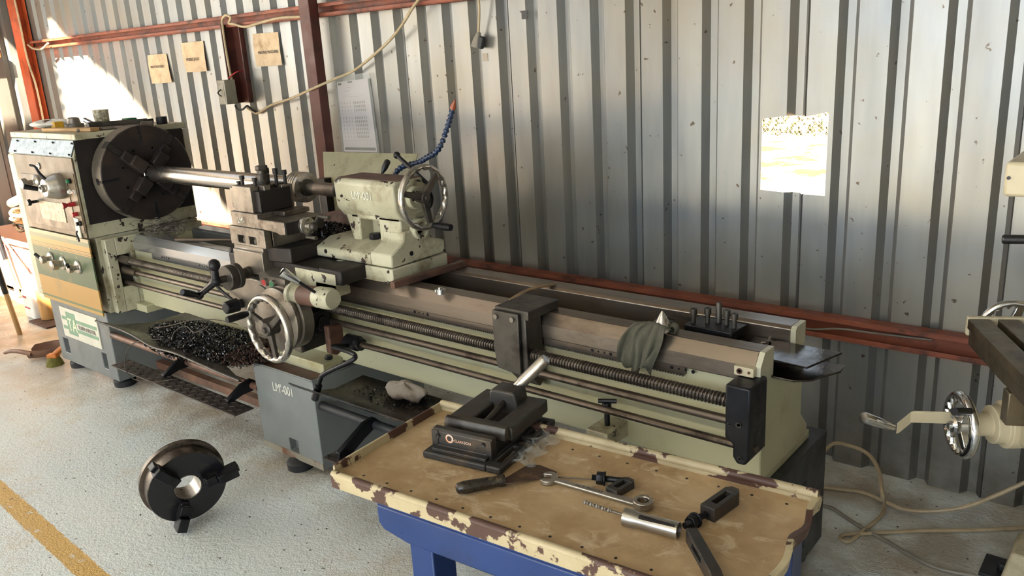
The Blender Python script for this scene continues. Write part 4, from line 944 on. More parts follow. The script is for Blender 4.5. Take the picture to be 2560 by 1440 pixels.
for i, (px, py) in enumerate(((416, 1150), (572, 1195), (428, 1330))):
    e = (PZ(px, py, .16 if i != 2 else .05)-fc); e = e-n*e.dot(n)
    if i == 0: e0 = Matrix.Rotation(math.radians(-9), 3, n) @ e.normalized()
    e = Matrix.Rotation(i*2*math.pi/3*(1 if True else 1), 3, n) @ e0 if i else e0
    s = n.cross(e); T = Matrix((e, s, n)).transposed().to_4x4(); T.translation = fc
    ln = (.165, .185, .175)[i]
    bm = B(); box(bm, .055, ln-.02, -.016, .016, -.005, .022, T); j = part('jaw', bm, M['black'], t, .003)
    bm = B(); box(bm, .06, .10, -.018, .018, .02, .04, T); box(bm, .10, ln-.01, -.018, .018, .02, .056, T); box(bm, ln-.04, ln, -.013, .013, -.01, .03, T); part('jaw_step', bm, M['black'], j, .003)
    bm = B()
    for k in range(6): box(bm, .075+k*.006, .078+k*.006, -.0162, .0162, .0, .0225, T)
    part('jaw_teeth', bm, M['iron'], j)

# ------------------------------------------------------------------ work table
A5 = math.radians(5); TBm = Matrix.Translation((-1.50, 1.454, 0)) @ Matrix.Rotation(A5, 4, 'Z') @ Matrix.Scale(-1, 4, (0, 1, 0))
TR = Matrix.Translation((-1.50, 1.454, 0)) @ Matrix.Rotation(A5, 4, 'Z')      # local x along the table, -y towards the camera
TT = thing('work_table', 'blue steel work table with a worn tan tray top', 'table', M=TR, world=False)
ZT = .70
bm = B(); box(bm, 0, 1.0, -.41, 0, ZT-.004, ZT); top = part('tray_top', bm, M['tray'], TT)
bm = B()
def lipbar(a, b, r=.011): tube(bm, [a, (Vector(a)+Vector(b))/2, b], r, 10, 1)
box(bm, 0, 1.0, -.012, -.004, ZT-.02, ZT+.018); lipbar((0, -.008, ZT+.018), (1.0, -.008, ZT+.018), .010)
box(bm, -.004, .002, -.41, -.004, ZT-.01, ZT+.022)
box(bm, .0, 1.0, -.424, -.410, ZT-.03, ZT+.002); lipbar((0, -.416, ZT+.002), (1.0, -.416, ZT+.002), .009)
N = 24; E_ = [[], []]
for i in range(N+1):
    y = -.41+.405*i/N; x = .997+.005*math.sin(i*.8); z = ZT+.010+.006*math.sin(i*.55+1)
    for q, dx in ((0, -.004), (1, .004)): E_[q].append((bm.verts.new((x+dx, y, ZT-.02)), bm.verts.new((x+dx+.006*q, y, z))))
for i in range(N):
    (a, b), (c, d) = E_[0][i], E_[0][i+1]; (e, f), (g, h) = E_[1][i], E_[1][i+1]
    for q in ((a, c, d, b), (e, f, h, g), (b, d, h, f), (a, e, g, c)): bm.faces.new(q)
for i in (0, N): (a, b), (e, f) = E_[0][i], E_[1][i]; bm.faces.new((a, b, f, e))
tag(part('tray_lip', bm, M['ridge_lip'], TT, .001), 'chipped cream and brown tray lip')
for i in range(13):
    for y in (-.385, -.045):
        x = .07+i*.073; bm = B(); cyl(bm, (x, y, ZT), (x, y, ZT+.0004), .0034, n=10); part('drain_hole', bm, M['plastic_black'], top)
bm = B(); prism(bm, [(.135, .66), (.135, .615), (.15, .60), (.22, .585), (.95, .585), (.98, .60), (.98, .66)], 'y', -.418, -.38); prism(bm, [(.135, .675), (.135, .66), (.98, .66), (.98, .675)], 'y', -.418, -.03); part('front_apron', bm, M['blue'], TT, .004)
bm = B(); box(bm, .12, .98, -.06, .03, .66, .694); part('rear_rail', bm, M['bluegrey'], TT, .004)
bm = B(); box(bm, .505, .55, .008, .0305, .6942, .6948); part('red_paint_mark', bm, M['red'], TT)
for x in (.225, .90):
    for y, y2 in ((-.416, -.34), (-.06, .015)):
        bm = B(); box(bm, x, x+.065, y, y+.006, 0, .64); box(bm, x+.06, x+.066, y, y2, 0, .64); box(bm, x, x+.065, y+.006, y+.012, .0, .64); part('leg', bm, M['blue'], TT, .003)
bm = B(); box(bm, .23, .96, -.40, -.36, .18, .21); box(bm, .23, .96, -.05, -.01, .18, .21); part('stretcher', bm, M['blue'], TT, .003)
bm = B(); box(bm, -.02, .02, -.36, 0, -.012, .012, Matrix.Translation((.40, -.05, .33)) @ Matrix.Rotation(.1, 4, 'Z')); part('cross_rail', bm, M['wood_dk'], TT, .003)
bm = B(); box(bm, .24, .95, -.39, -.02, .205, .212); part('lower_shelf', bm, M['blue'], TT)
# machine vise
VR = Matrix.Translation((-1.341, 1.215, ZT+.0005)) @ Matrix.Rotation(math.radians(9.6), 4, 'Z')
V = thing('machine_vise', 'heavy dark grey machine vise on the tan table top', 'vise', M=VR, world=False)
bm = B()
def slotplate(x0, x1, y0, y1, z0, z1, sx0, sx1, sy0, sy1):
    cells(bm, [x0, sx0, sx1, x1], [y0, sy0, sy1, y1], [z0, z1], {(1, 1, 0)})
prism(bm, [(0, .012), (.012, 0), (.20, 0), (.217, .016), (.217, .13), (.185, .14), (.185, .16), (.215, .165), (.217, .27), (.205, .285), (.175, .285), (.175, .32), (.04, .32), (.04, .285), (0, .28)], 'z', .0, .018) if False else None
box(bm, 0, .178, 0, .29, 0, .018); slotplate(.178, .218, .0, .13, 0, .018, .188, .205, .03, .115); slotplate(.178, .216, .165, .285, 0, .018, .188, .205, .185, .27)
vb = part('vise_base', bm, M['vise'], V, .004)
bm = B(); prism(bm, [(.03, .018), (.03, .062), (.036, .068), (.052, .068), (.052, .018)], 'x', .012, .180); box(bm, .02, .172, .012, .03, .018, .026); box(bm, .012, .03, .027, .03, .02, .066); box(bm, .165, .18, .027, .03, .02, .066); box(bm, .012, .18, .027, .03, .018, .03); fj = part('fixed_jaw', bm, M['vise'], V, .003)
for x in (.03, .158): bm = B(); rev(bm, (x, .03, .052), (0, -1, 0), [(0, .006), (.003, .006), (.003, .003), (.001, 0)], 12); part('jaw_bolt', bm, M['plastic_black'], fj)
lg = pm('orange_silver_print', 'c58a63', 'd2c8bd', 40, .5)
bm = B(); torus(bm, (.062, .0295, .049), (0, 1, 0), .009, .0022, 24, 6, flat=.3); part('logo_ring', bm, lg, fj)
text('lettering', 'CLARKSON', .0095, face_front((.074, .0293, .0435)), lg, fj, 1.0)
bm = B(); box(bm, .02, .172, .05, .285, .018, .045); part('slide_bed', bm, M['vise'], V, .003)
bm = B(); prism(bm, [(.075, .045), (.075, .062), (.082, .076), (.094, .078), (.096, .058), (.11, .058), (.11, .045)], 'x', .016, .19); part('jaw_face', bm, M['iron'], V, .002)
bm = B(); cells(bm, [.012, .076, .146, .196], [.10, .122, .222, .285], [.035, .070], {(1, 1, 0)}); mj = part('movable_jaw', bm, M['vise'], V, .004)
bm = B(); prism(bm, [(.058, .03), (.064, .098), (.072, .104), (.132, .104), (.140, .098), (.15, .03)], 'y', .215, .275); part('screw_housing', bm, M['vise'], V, .005)
bm = B(); cyl(bm, (.105, .095, .05), (.105, .25, .078), .0085); part('vise_screw', bm, M['iron'], V)
bm = B(); a = Vector((.105, .272, .085)); b = Vector((.19, .30, .175)); d_ = b-a; ln = d_.length; rev(bm, a-d_*.05, d_, [(0, .014), (ln*.28, .0145), (ln*.28, .0155), (ln*1.0, .0155), (ln*1.04, .012), (ln*1.04, 0)], 24); part('vise_handle', bm, M['alu'], V)
bm = B(); q = b+Vector((.006, -.012, .002)); rev(bm, q, (.2, -1, .25), [(0, .0045), (.002, .0045), (.002, 0)], 12); part('handle_hole', bm, M['plastic_black'], V)
# crumpled clear bag under the vise
bm = B(); rows = []
for i in range(9):
    rows.append([])
    for j in range(17):
        q = VR @ Vector((.20+.008*i+.012*math.sin(j*1.3), .05+.013*j, .004+.02*abs(math.sin(i*1.7+j*2.1))*(1-abs(i-4)/5)))
        rows[-1].append(q)
quadstrip(bm, rows); single('plastic_bag', bm, M['bag'], 'crumpled clear plastic bag on the table beside the vise base', 'bag', angle=12)
# scraper
def onT(px, py, h=0): return PZ(px, py, ZT+h)
t = thing('scraper', 'putty knife with black worn handle and burnt brown blade on the table', 'scraper', tuple(onT(1200, 1215)))
a, b = onT(1140, 1222, .014), onT(1262, 1200, .014); d_ = b-a; ln = d_.length
bm = B(); rev(bm, a, d_, [(0, .006), (.004, .012), (.02, .0145), (ln*.6, .0135), (ln*.85, .012), (ln*.9, .014), (ln, .013), (ln, 0)], 14); part('grip', bm, M['handle_bk'], t, angle=60)
p0, p1, p2, p3 = onT(1262, 1209, .013), onT(1262, 1196, .013), onT(1320, 1162, .003), onT(1392, 1180, .003)
bm = B(); bm.faces.new([bm.verts.new(q) for q in (p0, p1, p2, onT(1350, 1163, .003), p3, onT(1345, 1198, .004))]); part('blade', bm, M['scraper'], t, solid=.0015)
# combination spanner
t = thing('combination_spanner', 'long combination spanner with open jaw and ring end on the table', 'spanner', tuple(onT(1490, 1235)))
a, b = onT(1372, 1203), onT(1608, 1270); ax = (b-a).normalized(); sd_ = Vector((-ax.y, ax.x, 0)); ln = (b-a).length
T = Matrix((ax, sd_, Vector((0, 0, 1)))).transposed().to_4x4(); T.translation = Vector((a.x, a.y, ZT))
bm = B(); pr = []
for k in range(17):
    an = math.radians(48+ (360-2*48)*k/16); pr.append((.021*-math.cos(an), .021*math.sin(an)*1.15))
inner = [(-.021*math.cos(math.radians(312))-.002, -.0095), (.004, -.0105), (.008, 0), (.004, .0105), (-.021*math.cos(math.radians(48))-.002, .0095)]
rot = Matrix.Rotation(math.radians(14), 4, 'Z')
prism(bm, [tuple((rot @ Vector((x, y, 0))).xy) for x, y in pr+inner], 'z', .002, .012, T)
jw = part('open_jaw', bm, M['alu'], t, .0015)
bm = B(); prism(bm, [(.014, -.0085), (.03, -.0075), (ln-.018, -.0095), (ln-.012, -.006), (ln-.012, .006), (ln-.018, .0095), (.03, .0075), (.014, .0085)], 'z', .004, .0105, T); sh = part('shank', bm, M['alu'], t, .002)
text('lettering', 'No 7  GEDORE', .0085, T @ Matrix.Translation((.07, -.003, .0106)), M['iron'], sh, 1.2, .0003)
bm = B(); ringcyl(bm, T @ Vector((ln, 0, .004)), (0, 0, 1), .0215, .0125, .016, 32); part('ring_end', bm, M['alu'], t, .002)
# studs with nuts
def stud(label, a, b, nutat, r=.0068):
    a = Vector(a); b = Vector(b); d_ = (b-a); ln = d_.length; d_.normalize()
    t = thing('threaded_stud', label, 'stud', tuple(a), group=None)
    bm = B(); pr = []; k = 0
    while k < ln*.4: pr += [(k, r), (k+.0008, r*.9)]; k += .0016
    pr += [(ln*.42, r), (ln, r), (ln, 0)]; rev(bm, a, d_, pr, 14, cap=True); part('stud_rod', bm, M['black'], t)
    bm = B(); hexnut(bm, a+d_*ln*nutat, d_, .0145, .016); rev(bm, a+d_*(ln*nutat+.016), d_, [(0, .016), (.004, .016), (.004, 0)], 20); part('flange_nut', bm, M['black'], t, .001)
stud('black stud and nut on the table behind the long spanner', onT(1480, 1193, .015), onT(1571, 1203, .010), .12)
stud('black stud and nut beside the slotted clamp at the right of the table', onT(1712, 1315, .015), onT(1772, 1280, .012), .2)
# slotted clamps
def clamp(label, c0, c1, wd, h, zr=0, roll=0, sl=.55):
    c0 = Vector(c0); c1 = Vector(c1); ax = (c1-c0); ln = ax.length; ax.normalize(); s = Vector((0, 0, 1)).cross(ax).normalized(); up = ax.cross(s)
    T = Matrix((ax, s, up)).transposed().to_4x4(); T.translation = c0; T = T @ Matrix.Rotation(roll, 4, 'X')
    bm = B(); y0, y1 = -wd/2, wd/2; sy = wd*.2; x0, x1 = ln*.22, ln*(.22+sl)
    for q in ([(0, y0), (0, y1), (x0, y1), (x0, y0)], [(x0, y0), (x1, y0), (x1, -sy), (x0, -sy)], [(x0, sy), (x1, sy), (x1, y1), (x0, y1)], [(x1, y0), (ln*.88, y0), (ln, y0*.5), (ln, y1*.5), (ln*.88, y1), (x1, y1)]): prism(bm, q, 'z', 0, h, T)
    o = single('slotted_clamp', bm, M['vise'], label, 'clamp', bev=.0012)
    return o
clamp('small black slotted clamp lying behind the ring end of the spanner', onT(1528, 1240), onT(1578, 1212), .032, .017)
clamp('black slotted clamp with stepped end near the right edge of the table', onT(1768, 1300), onT(1838, 1250), .034, .030)
clamp('long grey slotted clamp lying on its edge at the front of the table', onT(1742, 1335, .014), onT(1812, 1458, .014), .030, .022, roll=math.pi/2*.98, sl=.35)
# drill bit with sleeve
a, b = onT(1460, 1254, .004), onT(1530, 1278, .004); bm = B(); d_ = b-a; ln = d_.length; u_, v_, w_ = frame(d_); rows = []
for i in range(61):
    q = a+d_*(i/60); ph = i/60*15; rows.append([q+(v_*math.cos(an+ph)*(.0045) + w_*math.sin(an+ph)*(.0045))*(1 if k % 4 < 2 else .55) for k, an in enumerate([2*math.pi*j/8 for j in range(9)])])
quadstrip(bm, rows); cyl(bm, b, onT(1566, 1290, .006), .003, n=10)
single('twist_drill', bm, M['iron_lt'], 'thin twist drill lying between spanner and drill sleeve', 'drill', angle=60)
bm = B(); a, b = onT(1562, 1292, .017), onT(1697, 1327, .017); d_ = b-a; ln = d_.length
rev(bm, a, d_, [(0, .010), (0, .0185), (ln*.18, .0185), (ln*.24, .0155), (ln*.98, .0172), (ln, .0165), (ln, .0125), (ln*.9, .012), (ln*.9, 0)], 30)
t = thing('drill_sleeve', 'bright tapered drill sleeve with a dark slot on the table', 'sleeve', tuple(a)); part('sleeve_body', bm, M['alu'], t)
bm = B(); Tm = Matrix((d_.normalized(), Vector((-d_.y, d_.x, 0)).normalized(), Vector((0, 0, 1)))).transposed().to_4x4(); Tm.translation = a; box(bm, ln*.3, ln*.96, -.0115, -.003, .011, .0156, Tm); part('tang_slot', bm, M['plastic_black'], t)
bm = B(); tube(bm, [onT(1392, 1193, .002), onT(1430, 1195, .004), onT(1482, 1198, .003)], .0012, 6)
single('welding_wire', bm, M['wire'], 'thin straight wire lying on the table behind the spanner', 'wire')

# ------------------------------------------------------------------ milling machine at the right edge
ML = thing('milling_machine', 'cream and steel milling machine cut off by the right edge of the photo', 'milling machine', (.1, 2.5, 0))
zt = .85; a = PZ(2420, 797, zt); b = PZ(2560, 940, zt); tx = (b-a); tx.z = 0; tx.normalize(); ty = Vector((-tx.y, tx.x, 0))
MT = Matrix((tx, ty, Vector((0, 0, 1)))).transposed().to_4x4(); MT.translation = a
bm = B(); ys_ = [0, .055, .075, .125, .145, .195, .215, .265]
for i, (y0, y1) in enumerate(zip(ys_, ys_[1:])): box(bm, 0, .95, y0, y1, -.028 if i % 2 == 0 else -.06, 0 if i % 2 == 0 else -.022, MT)
box(bm, 0, .95, .006, .258, -.075, -.028, MT); mt = part('mill_table', bm, M['milltab'], ML, .002)
bm = B(); box(bm, -.018, 0, .0, .265, -.05, .004, MT); part('table_end_bracket', bm, M['mill'], mt, .004)
wc = PY(2441, 822, (MT @ Vector((-.06, .13, -.06))).y+.0); wc = MT @ Vector((-.075, .135, -.055))
spokewheel('table_handwheel', wc, -tx, .088, .011, ML, M['chrome'], 3, .8, .022, .05, .45, 1.0)
bm = B(); cyl(bm, wc+tx*.0, wc+tx*.1, .016); part('table_screw', bm, M['iron'], ML)
bm = B(); box(bm, .16, .62, .05, .225, -.17, -.075, MT); box(bm, .24, .60, .06, .225, -.24, -.16, MT); part('mill_saddle', bm, M['mill'], ML, .006)
kc = PY(2402, 1062, 2.20); ka = Vector((-.82, -.57, 0)).normalized()
spokewheel('knee_handwheel', kc, ka, .088, .0125, ML, M['chrome'], 3, 2.2, .024, .06, .45, 1.0, None)
d, u, w = frame(ka); bm = B(); q = PY(2436, 1029, 2.17); rev(bm, q, PY(2341, 1029, 2.02)-q, [(0, .008), (.01, .009), (.07, .010), (.09, .010), (.09, 0)], 16); part('wheel_grip', bm, M['black'], ML)
bm = B(); rev(bm, kc-ka*.03, -ka, [(0, .03), (.04, .03), (.042, .05), (.07, .05), (.072, .062), (.13, .062), (.135, .075), (.22, .075)], 36); part('feed_collar', bm, M['mill'], ML, .002)
bm = B(); h0, h1 = PY(2158, 1043, 2.02), PY(2232, 1068, 2.12); dd = h1-h0; rev(bm, h0, dd, [(0, .012), (.004, .0145), (dd.length*.6, .0135), (dd.length*.9, .010), (dd.length, .009), (dd.length, 0)], 20); cr = part('crank_grip', bm, M['chrome'], ML)
bm = B(); c1, c2, c3 = PY(2240, 1072, 2.13), PY(2275, 1043, 2.17), PY(2480, 1050, 2.30)
for (p_, q_), hgt in (((c1, c2), .016), ((c2, c3), .017)):
    s = Vector((0, 0, hgt)); o_ = Vector((.006, .012, 0)); vs = [bm.verts.new(v) for v in (p_-s, p_+s, q_+s, q_-s, p_-s+o_, p_+s+o_, q_+s+o_, q_-s+o_)]
    for f in ((0, 1, 2, 3), (4, 7, 6, 5), (0, 4, 5, 1), (1, 5, 6, 2), (2, 6, 7, 3), (3, 7, 4, 0)): bm.faces.new([vs[k] for k in f])
part('crank_arm', bm, M['mill'], ML, .003)
km = Matrix.Translation((kc.x, kc.y, 0))
bm = B(); prism(bm, [(.10, .66), (.13, .70), (.6, .70), (.6, .25), (.42, .30), (.22, .52), (.12, .55)], 'y', -.09, .11, Matrix.Translation((kc.x+.05, kc.y+.12, 0)) @ Matrix.Rotation(.37, 4, 'Z')); part('knee', bm, M['mill'], ML, .008)
bm = B(); box(bm, .05, .60, 2.62, 2.95, 0, 1.7); part('column', bm, M['mill'], ML, .015)
bm = B(); prism(bm, [(-.285, .0), (-.255, .155), (.6, .155), (.6, 0)], 'y', 2.46, 2.60); bmx = part('base_cover', bm, M['mill'], ML, .008)
bm = B(); box(bm, -.34, -.2, 2.54, 2.66, .0, .012); hexnut(bm, (-.285, 2.595, .012), (0, 0, 1), .016, .022); part('base_foot', bm, M['dkgrey'], ML, .002)
p0, p1 = PY(2515, 405, 2.20), PY(2515, 492, 2.20); bm = B(); box(bm, p0.x, .35, 2.20, 2.42, p1.z, p0.z); hb = part('head_box', bm, M['mill'], ML, .008)
bm = B(); cyl(bm, (p0.x+.009, 2.201, (p0.z+p1.z)/2+.004), (p0.x+.009, 2.196, (p0.z+p1.z)/2+.004), .004, n=10); part('box_screw', bm, M['black'], hb)
bm = B(); box(bm, .0, .35, 2.36, 2.75, p1.z-.1, p1.z+.25); part('head', bm, M['mill'], ML, .02)
bm = B(); a = PY(2505, 598, 2.12); rev(bm, a, (1, .28, .02), [(0, .008), (.003, .011), (.07, .0105), (.12, .010), (.122, .006), (.33, .006)], 16); part('quill_lever', bm, M['plastic_black'], ML)
bm = B(); q = MT @ Vector((.32, .02, -.16)); box(bm, .30, .34, .0, .05, -.16, -.075, MT); part('table_lock', bm, M['milltab'], ML, .003)

# ------------------------------------------------------------------ cables and wall things
def cable(label, pts, r=.007, mat='cable', name='power_cable', group=None):
    bm = B(); tube(bm, pts, r, 8, 8); single(name, bm, M[mat], label, 'cable', group)
F = .008
cable('beige cable rising from the floor in a loop behind the lathe end', [PZ(2040, 1160, .12), PY(2078, 1112, 2.75), PY(2120, 1113, 2.72), PY(2170, 1135, 2.66), PY(2198, 1180, 2.58), PY(2206, 1240, 2.45), PZ(2210, 1260, .03), PZ(2202, 1290, F), PZ(2160, 1325, F), PZ(2125, 1352, F), PZ(2103, 1348, F), PZ(2112, 1337, F), PZ(2200, 1332, F), PZ(2300, 1327, F), PZ(2440, 1325, F), PZ(2600, 1318, F)], .0065)
cable('beige cable sagging along the floor towards the milling machine', [PZ(2000, 1210, F), PZ(2090, 1222, F), PZ(2160, 1232, F), PZ(2215, 1255, .02), PZ(2260, 1273, .02), PZ(2320, 1278, .03), PZ(2400, 1270, .06), PZ(2480, 1243, .12), PZ(2575, 1200, .2)], .007)
cable('grey cable running diagonally across the floor at bottom right', [PZ(2030, 1262, F), PZ(2075, 1268, F), PZ(2110, 1290, F), PZ(2160, 1322, F), PZ(2215, 1352, F), PZ(2280, 1390, F), PZ(2350, 1422, F), PZ(2440, 1440, F)], .006, 'cable_gr')
cable('thin grey cable lying along the lower wall girt behind the bed end', [PY(1985, 815, 2.975), PY(2030, 823, 2.985), PY(2100, 822, 2.985), PY(2180, 832, 3.0), PY(2330, 850, 3.0)], .004, 'cable_gr')
cable('long cable hanging from the girt across the wall to the junction box', [PY(1052, -8, 2.94), PY(1030, 22, 2.95), PY(1000, 70, 2.96), PY(960, 115, 2.97), PY(890, 173, 2.98), PY(840, 196, 2.94), PY(785, 220, 2.89), PY(730, 245, 2.96), PY(680, 262, 2.99), PY(655, 277, 3.0), PY(640, 283, 3.0), PY(618, 270, 2.99)], .0075)
cable('pale cable looped over the upper girt above the junction box', [PY(583, 212, 2.93), PY(575, 180, 2.93), PY(566, 130, 2.94), PY(557, 70, 2.94), PY(556, 48, 2.945), PY(565, 38, 2.94), PY(577, 45, 2.94), PY(572, 58, 2.94), PY(585, 60, 2.945), PY(612, 67, 2.945), PY(650, 57, 2.955), PY(700, 45, 2.96), PY(758, 42, 2.965)], .0075)
cable('dark loop of cable under the junction box', [PY(588, 264, 2.92), PY(594, 274, 2.92), PY(606, 274, 2.93), PY(618, 265, 2.94), PY(630, 274, 2.97), PY(640, 280, 2.99)], .006, 'dkgrey')
cable('thin bright cable running down the corner column', [PY(35, -8, 2.84), PY(50, 60, 2.84), PY(62, 120, 2.84), PY(72, 160, 2.85), PY(90, 215, 2.85), PY(108, 300, 2.85), PY(116, 360, 2.85)], .008)
cable('short cable along the left end of the upper girt', [PY(70, 112, 2.94), PY(85, 122, 2.94), PY(105, 122, 2.94), PY(120, 108, 2.94)], .008)
cable('thin cable hanging down to the grey plug', [PY(1196, -8, 2.97), PY(1198, 30, 2.98), PY(1196, 82, 2.99)], .006)
t = thing('hanging_plug', 'grey plug hanging on its cable in front of the corrugated wall', 'plug', tuple(PY(1192, 105, 2.99)))
bm = B(); a = PY(1197, 80, 2.99); b = PY(1190, 118, 2.985); dd = b-a; ln = dd.length; rev(bm, a, dd, [(0, .008), (.01, .012), (ln*.6, .022), (ln, .026), (ln*1.02, .0)], 14); part('plug_body', bm, M['cable_gr'], t)
bm = B(); q = PY(1203, 105, 2.985); box(bm, -.014, .014, -.012, .012, -.03, .025, Matrix.Translation(q) @ Matrix.Rotation(.3, 4, 'Y')); part('plug_cap', bm, M['dkgrey'], t, .005)
# junction box on its channel bracket
p0, p1 = PY(560, 65, 2.97), PY(610, 262, 2.97)
t = thing('junction_box', 'grey metal junction box hanging from a brown channel on the wall', 'junction box', (p0.x, 2.97, p1.z))
xl = PY(583, 150, 2.95).x; zt_, zb_ = PY(570, 60, 2.95).z, PY(605, 258, 2.95).z
bm = B(); box(bm, xl-.06, xl-.052, 2.93, 3.018, zb_, zt_); box(bm, xl-.06, xl+.05, 3.01, 3.018, zb_, zt_); box(bm, xl+.045, xl+.053, 2.985, 3.018, zb_, zt_); part('channel_bracket', bm, M['post'], t, .001)
b0, b1 = PY(556, 203, 2.87), PY(615, 266, 2.87)
bm = B(); box(bm, xl-.075, xl+.01, 2.86, 2.935, zb_+.0, zb_+.145); jb = part('box_body', bm, M['jbox'], t, .003)
bm = B(); box(bm, xl-.06, xl-.005, 2.8585, 2.86, zb_+.02, zb_+.125); part('box_cover', bm, M['jbox'], jb, .001)
bm = B(); tube(bm, [(xl-.03, 2.855, zb_+.09), (xl-.045, 2.84, zb_+.07), (xl-.02, 2.845, zb_+.05)], .004, 6); part('loose_wire', bm, M['black'], jb)
bm = B(); tube(bm, [PY(572, 196, 2.92), PY(580, 188, 2.915), PY(592, 180, 2.915), PY(607, 176, 2.98)], .004, 6); part('red_tie', bm, M['red'], t)
# papers taped to the wall
def paper(label, cs, txt, size, mat='paper', tx=None):
    P = [PY(*c, 3.012) for c in cs]; Wd = P[1]-P[0]; Hd = P[3]-P[0]
    t = thing('paper_notice', label, 'paper', tuple(P[0]), group='paper notices on the left half of the wall')
    bm = B(); rows = []
    for i in range(9):
        v = i/8; rows.append([])
        for j in range(9):
            u_ = j/8; q = P[0]*(1-u_)*(1-v)+P[1]*u_*(1-v)+P[2]*u_*v+P[3]*(1-u_)*v
            q.y = 3.010-.004*math.sin(u_*5+v*4)-.010*max(0, v-.75)*(1 if u_ > .5 else 0); rows[-1].append(q)
    quadstrip(bm, rows); sh = part('sheet', bm, M[mat], t, solid=.0006, angle=180)
    q = P[0]*(1-tx[0])*(1-tx[1])+P[1]*tx[0]*(1-tx[1])+P[3]*(1-tx[0])*tx[1]+P[2]*tx[0]*tx[1]; q.y = 3.0035
    text('lettering', txt, size, face_front(q, 0), M['ink'], sh, 1.0)
    return t
paper('browned paper sign reading milling machine, right of the junction box', ((632, 85), (694, 80), (708, 163), (641, 167)), 'MILLING MACHINE', .024, tx=(.17, .62))
paper('browned paper sign reading mobile jack, left of the junction box', ((453, 108), (507, 102), (520, 178), (466, 181)), 'MOBILE JACK', .027, tx=(.14, .62))
paper('lowest browned paper sign, furthest left on the corrugated wall', ((369, 138), (415, 134), (432, 206), (380, 209)), 'MULTI PROCESSES', .022, tx=(.12, .46))
# chart in a plastic sleeve
cs = ((843, 205), (920, 196), (944, 381), (862, 379)); P = [PY(*c, 3.010) for c in cs]
t = thing('wall_chart', 'printed table chart in a clear sleeve on the wall above the tailstock', 'chart', tuple(P[0]))
def cq(u_, v, y=3.004): q = P[0]*(1-u_)*(1-v)+P[1]*u_*(1-v)+P[2]*u_*v+P[3]*(1-u_)*v; q.y = y; return q
bm = B(); quadstrip(bm, [[cq(u_/4, v/8, 3.008) for u_ in range(5)] for v in range(9)]); sh = part('sheet', bm, M['paper_w'], t, solid=.0006)
bm = B()
def cr(u0, v0, u1, v1): bm.faces.new([bm.verts.new(cq(*q, 3.0072)) for q in ((u0, v0), (u1, v0), (u1, v1), (u0, v1))])
for blk0, n_ in ((.29, 3), (.50, 6)):
    for r_ in range(n_):
        for c_ in range(7): cr(.46+c_*.055, blk0+r_*.053, .49+c_*.055, blk0+.034+r_*.053)
        for c_ in range(4): cr(.08+c_*.09, blk0+.005+r_*.053, .10+c_*.09, blk0+.026+r_*.053)
cr(.06, .445, .85, .447); cr(.05, .835, .85, .838); cr(.05, .85, .2, .852); cr(.3, .09, .42, .095); cr(.22, .14, .4, .146); cr(.1, .19, .8, .192); cr(.1, .22, .8, .223)
part('printed_table', bm, M['ink_lt'], sh)
bm = B(); cr(.03, .935, .97, .975); cr(.03, .02, .14, .05); cr(.35, .01, .5, .03); part('dark_band', bm, M['ink'], sh)
bm = B(); e_ = [[(cq(u_/6-.02, v/10, 3.0025)+Vector((.03*(u_ == 6), .0012*math.sin(u_*3+v*5)-.006*(v == 0), .03*(v == 0)))) for u_ in range(7)] for v in range(11)]; quadstrip(bm, e_); part('plastic_sleeve', bm, M['plastic_clear'], t, angle=180)
for (px, py, w_, lab, mt) in ((1312, 37, .018, 'small black square sticker high on the corrugated wall', 'plastic_black'), (1214, 143, .018, 'small grey square sticker below the hanging plug', 'iron_lt')):
    q = PY(px, py, YW-.001); bm = B(); box(bm, q.x-w_, q.x+w_*.8, YW-.002, YW-.0004, q.z-w_, q.z+w_); single('sticker', bm, M[mt], lab, 'sticker')

# ------------------------------------------------------------------ left background
t = thing('waste_skip', 'pale pink skip with red graffiti behind the headstock', 'skip', (-7.2, 2.5, 0))
SK = Matrix.Translation((-6.62, 2.30, 0)) @ Matrix.Rotation(.0, 4, 'Z')
bm = B(); box(bm, -1.25, 0, 0, .02, .02, .44, SK); box(bm, -1.25, 0, .6, .62, .02, .44, SK); box(bm, -.02, 0, 0, .62, .02, .44, SK); box(bm, -1.25, -1.23, 0, .62, .02, .44, SK); box(bm, -1.25, 0, 0, .62, .02, .05, SK); box(bm, -1.27, .015, -.015, .02, .42, .45, SK); box(bm, -1.27, .015, .6, .635, .42, .45, SK)
box(bm, -1.2, -1.1, .02, .6, 0, .02, SK); box(bm, -.15, -.05, .02, .6, 0, .02, SK)
sk = part('skip_body', bm, M['pinkbox'], t, .004)
bm = B()
def stroke(pts, wd=.022):
    for (ax_, az_), (bx_, bz_) in zip(pts, pts[1:]):
        d_ = Vector((bx_-ax_, 0, bz_-az_)); n_ = Vector((-d_.z, 0, d_.x)).normalized()*wd/2; bm.faces.new([bm.verts.new(Vector((q[0], 2.2985, q[1]))+s*n_) for q, s in (((ax_, az_), 1), ((bx_, bz_), 1), ((bx_, bz_), -1), ((ax_, az_), -1))])
stroke([(-6.98, .14), (-6.98, .38), (-6.76, .16), (-6.76, .40)]); stroke([(-7.06, .36), (-7.17, .40), (-7.23, .30), (-7.20, .16), (-7.08, .13)]); stroke([(-7.30, .40), (-7.30, .12)]); stroke([(-7.38, .38), (-7.5, .38), (-7.5, .25), (-7.38, .22)])
part('graffiti', bm, M['graffiti'], sk)
rng = random.Random(3)
